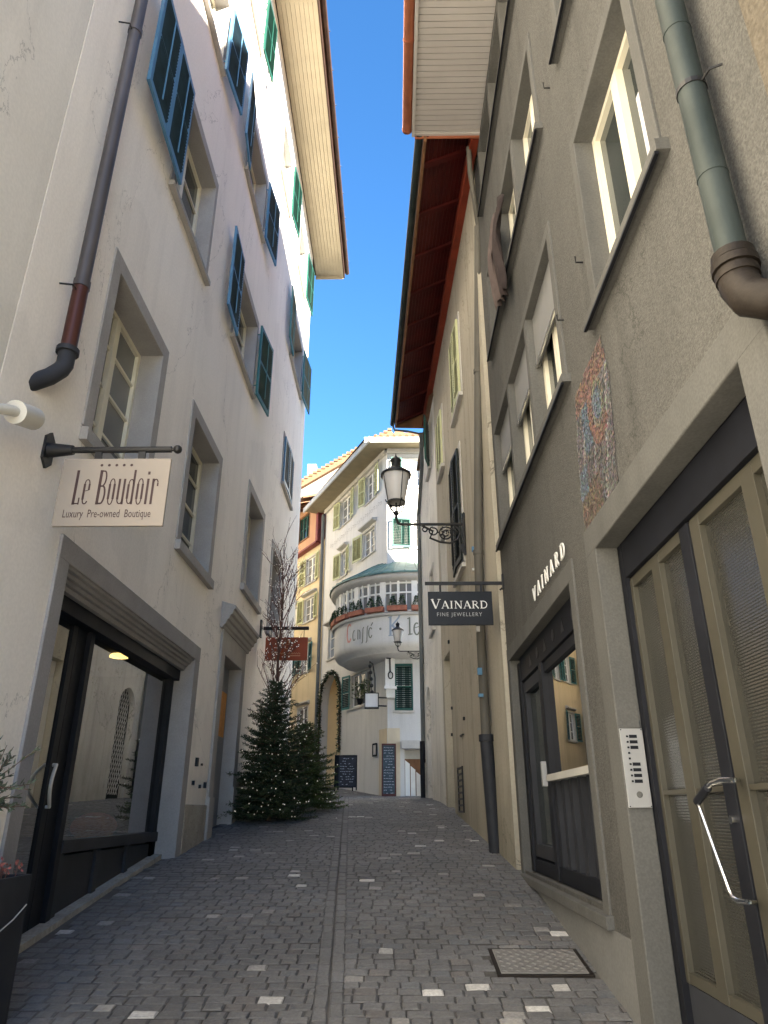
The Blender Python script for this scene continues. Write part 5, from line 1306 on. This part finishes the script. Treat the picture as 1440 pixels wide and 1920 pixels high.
for side, sg in ((0, -1), (1, 1)):
    off = -.0 if side == 0 else .55; dx = 0 if side == 0 else -.16
    def A_(x, z): f = (z - bz0) / (bz1 - bz0); return (x + dx * (1 - f * .3), YA + off * (1 - f) + .02 * sg, z)
    mb = MB(); p = [A_(bx0, bz0 + .1), A_(bx1, bz0 + .1), A_(bx1, bz1), A_(bx0, bz1)]
    mb.hexa([p[0], p[1], (p[1][0], p[1][1] + .03, p[1][2]), (p[0][0], p[0][1] + .03, p[0][2]), p[3], p[2], (p[2][0], p[2][1] + .03, p[2][2]), (p[3][0], p[3][1] + .03, p[3][2])]); bd = mb.build('board', 'slate', t)
    mb = MB()
    for x in (bx0, bx1): mb.tube([A_(x, bz0 - .02), A_(x, bz1 + .02)], .025, 5)
    mb.tube([A_(bx0, bz1), A_(bx1, bz1)], .025, 5); mb.tube([A_(bx0, bz0 + .1), A_(bx1, bz0 + .1)], .02, 5); mb.build('frame', 'black', bd)
    if side == 0:
        mb = MB()
        for k in range(11):
            z = bz1 - .10 - k * .085; xx = bx0 + .07
            while xx < bx1 - .12:
                l = U(.03, .08)
                if random.random() < .7: strokes(mb, lambda u, v: (A_(u, v)[0], A_(u, v)[1] - .008, v), [([(xx + l * i / 4, z + U(-.012, .012)) for i in range(5)], .013)])
                xx += l + .025
        mb.build('chalk_writing', 'chalk', bd, recalc=False)
t = thing('menu_case', 'small narrow black framed menu case on the ochre corner wall', 'display case', FW.P(.35, .02, 3.2))
a_, b_, c_, d_ = rect(FW, 700, 1419, 708, 1393)
mb = MB()
mb.fbox(FW, a_, b_, .015, .05, c_, c_ + .06); mb.fbox(FW, a_, b_, .015, .05, d_ - .06, d_); mb.fbox(FW, a_, a_ + .05, .015, .05, c_ + .06, d_ - .06); mb.fbox(FW, b_ - .05, b_, .015, .05, c_ + .06, d_ - .06); mb.build('frame', 'black', t)
MB().fbox(FW, a_ + .05, b_ - .05, .015, .03, c_ + .06, d_ - .06).build('pane', 'frost', t)

# ---- yellow house
h8 = thing('yellow_house', 'yellow plaster house with an orange jettied top floor left of the white corner house', 'house', (-6, 36, gz(36)))
holesY = []
def zy(x, y): return on(FY, x, y)
sR = .02
b2 = rect(FY, 590, 1115, 570, 1060); 
for (x0, x1, y0, y1, lv, pn, hd) in ((594, 574, 1042, 1094, 'LR', 'shutolive', 0), (558, 549, 1068, 1110, '', 'shutolive', 0), (591, 570, 1118, 1166, 'LR', 'shutolive', .2), (558, 549, 1138, 1176, '', 'shutolive', .2), (581, 566, 1208, 1262, 'LR', 'shutteal', .15), (550, 538, 1232, 1276, 'LR', 'shutteal', 0), (577, 556, 1325, 1392, '', 'shutteal', .15)):
    a, c = zy((x0 + x1) / 2, y0), zy((x0 + x1) / 2, y1); s_a, s_b = zy(x0, (y0 + y1) / 2)[0], zy(x1, (y0 + y1) / 2)[0]
    farwin(FY, holesY, s_a, s_b, c[1], a[1], lv, pn, lw=.55, hood=hd, nv=2, rev=.13)
for sa_ in (4.6, 7.4, 10.2):
    for za_ in (4.9, 7.9): farwin(FY, holesY, sa_, sa_ + 1.2, za_, za_ + 1.55, 'LR', 'shutteal', lw=.55, hood=.15, nv=2, rev=.13)
zo = zy(598, 1018)[1]; zt = zy(600, 945)[1] + .1
mb = MB(); wall_grid(mb, FY, 0, 14, 1.2, zo, holesY); shell(mb, FY, 0, 14, 1.2, zo, 6); mb.build('wall', 'yellow', h8)
FY2 = Fr(FY.P(0, .28, 0)[:2], FY.d, FY.n)
a = on(FY2, 573, 965); c = on(FY2, 573, 1012); s_a = on(FY2, 581, 985)[0]; s_b = on(FY2, 561, 985)[0]
ho = [window(h8, FY2, s_a, s_b, c[1], a[1], w=.08, wh=.08, rev=.13, ms='brownwood', mf='shutdark', mp='pane', nh=2, nv=3)]
mb = MB(); wall_grid(mb, FY2, .5, 9.5, zo - .02, zt + .3, ho); shell(mb, FY2, .5, 9.5, zo - .02, zt + .3, 6.2); mb.build('upper_wall', 'orange', h8)
mb = MB(); mb.fbox(FY2, .28, .52, -.4, .03, zo - .05, zt + .2); mb.fbox(FY2, .4, 9.5, -.26, .05, zo - .12, zo - .02); mb.build('corner_board', mat('oxblood_board', (.20, .045, .045), .6, .2, 4), h8)
mb = MB(); mb.prism(FY2, [(.0, zt + .12), (1.0, zt - .28), (1.02, zt - .18), (-3, zt + 1.6), (-6, zt)], .1, 9.8); mb.build('roof', 'tiles', h8)
for k in range(11):
    s = .5 + k * .6; mb = MB(); mb.prism(FY2, [(-.02, zt - .02), (.96, zt - .42), (.96, zt - .28), (-.02, zt + .10)], s, s + .11); mb.build('rafter', 'brownwood', h8)
t = thing('drainpipe', 'grey drainpipe between the yellow house and the white corner house', 'drainpipe', FW.P(7.5, .1, 3))
mb = MB(); zz = zy(606, 970)[1]; mb.tube([FW.P(7.50, .14, zz), FW.P(7.50, .12, 2.8)], .085, 8); mb.build('pipe', 'pipegrey', t, smooth=True)

# ---- gabled house behind
h9 = thing('gabled_house', 'house behind with a sunlit white gable and clay tile verge against the sky', 'house', (-3, 44, gz(41)))
YG = 41.0
ap = onY(738, 818, YG); lf = onY(560, 922, YG); rt = onY(800, 858, YG)
FG = Fr((0, YG), (1, 0), (0, -1))
mb = MB(); mb.plate(FG, [(lf[0] - 3, 4), (rt[0] + 3, 4), (rt[0] + 3, rt[1] - 1.2), (ap[0], ap[1]), (lf[0] - 3, lf[1] - 1.9)], -6, 0); mb.build('wall', 'gable', h9)
mb = MB()
def slab(p, q_, th, n0, n1, mi=0):
    dx, dz = q_[0] - p[0], q_[1] - p[1]; l = math.hypot(dx, dz); nx, nz = -dz / l, dx / l
    if nz < 0: nx, nz = -nx, -nz
    mb.plate(FG, [p, q_, (q_[0] + nx * th, q_[1] + nz * th), (p[0] + nx * th, p[1] + nz * th)], n0, n1, mi)
slab((lf[0] - 3, lf[1] - 1.9), ap, .42, -6, .35); slab(ap, (rt[0] + 3, rt[1] - 1.2), .42, -6, .34)
n_ = 34
for k in range(n_):
    f = k / n_; x = lf[0] - 3 + (ap[0] - lf[0] + 3) * f; z = lf[1] - 1.9 + (ap[1] - lf[1] + 1.9) * f
    mb.box(x - .12, x + .14, YG - .42, YG + .2, z + .40, z + .56)
mb.build('roof', 'tiles', h9)
mb = MB(); xk = onY(613, 905, YG - .05); mb.box(xk[0] - .09, xk[0] + .09, YG - .15, YG - .01, xk[1] - 5, xk[1] - .2); mb.build('vent_pipe', 'brownwood', h9)
xk = onY(588, 885, YG + 2); mb = MB(); mb.box(xk[0] - .3, xk[0] + .3, YG + 1, YG + 2, xk[1] - 2, xk[1] + .1); mb.build('chimney', 'gable', h9)

# ================================================================== GREENERY
def fir(name, label, loc, H, Rm, nb, m, lights, seed):
    random.seed(seed)
    t = thing(name, label, 'fir tree', loc, 'fir trees with fairy lights')
    mb = MB(); mb.tube([(0, 0, -.1), (0, 0, H * .5), (0, 0, H)], [.05, .035, .008], 7); mb.build('trunk', 'bark', t, local=True)
    mb = MB(); tw = MB(); lb = MB()
    for i in range(nb):
        f = (i + .5) / nb; z = .08 + f * (H - .15); an = i * 2.399 + U(-.3, .3)
        ln = Rm * ((1 - f) ** .66) * U(.55, 1.14) + .05
        droop = U(-.05, .35) * (f) - .10 * (1 - f)
        d = Vector((math.cos(an), math.sin(an), droop)).normalized(); n = max(4, int(ln / .045))
        side = Vector((-math.sin(an), math.cos(an), 0))
        p0 = Vector((0, 0, z)); tip = p0 + d * ln + Vector((0, 0, .07 * ln))
        tw.tube([p0, p0 + d * ln * .5 - Vector((0, 0, .02)), tip], [.010, .006, .003], 4)
        for k in range(n):
            g = (k + 1) / n; q = p0 + d * ln * g + Vector((0, 0, .07 * ln * g * g - .03 * math.sin(g * 3)))
            sl = .16 * (1.15 - g) * (ln / .5) + .03
            for sg in (-1, 1):
                dd = (d * .8 + side * sg + Vector((0, 0, U(-.15, .25)))).normalized(); e = q + dd * sl
                m_ = max(2, int(sl / .028))
                for h in range(m_):
                    w_ = q + dd * sl * (h + .5) / m_
                    for _ in range(3):
                        mb.leaf(w_, dd * .7 + Vector((U(-1, 1), U(-1, 1), U(-.5, 1))), U(.035, .06), .0055)
            for _ in range(2): mb.leaf(q, d + Vector((U(-1, 1), U(-1, 1), U(-.6, 1))), U(.04, .065), .006)
            if random.random() < lights:
                c = q + side * U(-.5, .5) * sl + Vector((0, 0, .03)); lb.ball(tuple(c), .0095, 4)
    mb.build('needles', m, t, recalc=False, local=True, kind='stuff'); tw.build('branches', 'bark', t, local=True, kind='stuff'); lb.build('fairy_lights', 'fairy', t, local=True, kind='stuff')
    random.seed(seed + 1); return t
fir('fir_tree', 'tall dark fir with white fairy lights standing by the portal of the cream house', (-2.02, 12.25, gz(12.25)), 2.25, .80, 230, 'needle', .09, 11)
fir('fir_tree', 'smaller greener fir with fairy lights standing behind the tall fir', (-1.66, 13.7, gz(13.9)), 1.55, .78, 170, 'needle2', .09, 12)

random.seed(21)
t = thing('bare_tree', 'leafless reddish tree strung with tiny lights rising behind the firs', 'tree', (-2.12, 13.0, gz(13)))
mb = MB(); tb = MB(); lb = MB()
tb.tube([(0, 0, -.1), (.02, .0, 1.2), (-.02, .02, 2.6), (.02, 0, 4.0)], [.045, .035, .025, .012], 7)
def grow(p, d, l, r, depth):
    q1 = p + d * l * .5 + Vector((U(-.03, .03), U(-.03, .03), 0)); q2 = p + d * l + Vector((U(-.04, .04), U(-.04, .04), 0))
    mb.tube([p, q1, q2], [r, r * .8, r * .55], 4, caps=False)
    for _ in range(3 if depth else 2):
        if random.random() < .8:
            f = random.random(); c = p.lerp(q2, f); lb.ball((c.x + U(-.02, .02), c.y + U(-.02, .02), c.z), .0085, 4)
    if depth <= 0: return
    for k in range(3):
        f = U(.35, 1); s = p.lerp(q2, f)
        dd = (d + Vector((U(-.55, .55), U(-.55, .55), U(-.15, .3)))).normalized(); grow(s, dd, l * U(.55, .8), r * .6, depth - 1)
for i in range(30):
    z = 1.0 + i * .11; an = i * 2.4; 
    d = Vector((math.cos(an) * .42, math.sin(an) * .42, 1)).normalized(); 
    if d.x < -.1: d.x *= .5
    grow(Vector((0, 0, z)), d, U(.6, .95) * (1 - i * .009), .011, 2)
tb.build('trunk', 'bark', t, smooth=True, local=True); mb.build('branches', 'twig', t, local=True, kind='stuff'); lb.build('fairy_lights', 'fairy', t, local=True, kind='stuff')

# planter at the lower left
random.seed(5)
PX0, PX1, PY0, PY1 = -2.56, -2.18, 3.85, 4.72
zb = gz(4.3) - .05; zt = 1.30
t = thing('planter', 'dark grey metal planter box standing at the lower left corner', 'planter', (-2.37, 4.3, gz(4.3)))
mb = MB(); th = .02
mb.box(PX0, PX1, PY0, PY0 + th, zb, zt); mb.box(PX0, PX1, PY1 - th, PY1, zb, zt); mb.box(PX0, PX0 + th, PY0 + th, PY1 - th, zb, zt); mb.box(PX1 - th, PX1, PY0 + th, PY1 - th, zb, zt)
mb.build('box', 'anthracite', t, bevel=.003); MB().box(PX0 + th, PX1 - th, PY0 + th, PY1 - th, zb + .1, zt - .06).build('soil', 'soil', t)
t = tag(MB().tube([(PX1 + .004, 4.1, .95), (PX1 + .012, 4.35, 1.02), (PX1 + .012, 4.55, 1.08), (PX1 + .004, 4.70, 1.14)], .004, 5).build('cable', 'fixture'), 'thin pale cable lying across the side of the dark planter', 'cable')
t = thing('heather', 'reddish heather flowers growing along the rim of the dark planter', 'plant', (-2.3, 4.4, zt - .06))
mb = MB(); st = MB()
for k in range(420):
    x, y = U(PX0 + .05, PX1 - .03), U(PY0 + .05, PY1 - .04); h = U(.05, .13)
    mb.leaf((x, y, zt - .05 + h), (U(-1, 1), U(-1, 1), U(.1, 1)), U(.02, .04), .008)
    if k % 6 == 0: st.tube([(x, y, zt - .07), (x + U(-.02, .02), y + U(-.02, .02), zt - .05 + h)], .003, 4)
mb.build('flowers', 'heather', t, recalc=False, kind='stuff'); st.build('stems', 'twig', t, kind='stuff')
t = thing('olive_shrub', 'grey-green leafy shrub rising from the dark planter at the left edge', 'shrub', (-2.38, 4.35, zt - .06))
mb = MB(); st = MB()
st.tube([(0, 0, 0), (.02, -.02, .3), (0, 0, .55)], [.018, .014, .01], 6)
for k in range(46):
    an = U(0, 6.28); el = U(-.3, 1.2); d = Vector((math.cos(an) * math.cos(el) * .55, math.sin(an) * math.cos(el), math.sin(el))).normalized(); l = U(.18, .34); p = Vector((0, 0, U(.42, .55)))
    st.tube([p, p + d * l], [.004, .002], 4, caps=False)
    for h in range(13):
        q = p + d * l * (h + 2) / 15
        mb.leaf(q, d + Vector((U(-1, 1), U(-1, 1), U(-.6, .9))), U(.035, .06), .008)
mb.build('leaves', 'olive', t, recalc=False, local=True); st.build('stems', 'bark', t, local=True)

# ---- unseen house added behind the cream house; its sunlit wall lights the far fronts
h10 = thing('unseen_bounce_house', 'unseen house added behind the cream house to bounce light onto the far fronts', 'house', (-12, 31, gz(31)))
FS = Fr((-9.0, 0), (0, 1), (1, 0))
mb = MB(); hs_ = []
for i in range(5):
    for j in range(4): hs_.append(window(h10, FS, 20.5 + i * 4, 21.7 + i * 4, 4.5 + j * 3.1, 6.2 + j * 3.1, ms='stonelight', mf='framewhite'))
wall_grid(mb, FS, 18.5, 42, .5, 17, hs_); shell(mb, FS, 18.5, 42, .5, 17, 6); mb.build('wall', 'beige', h10)
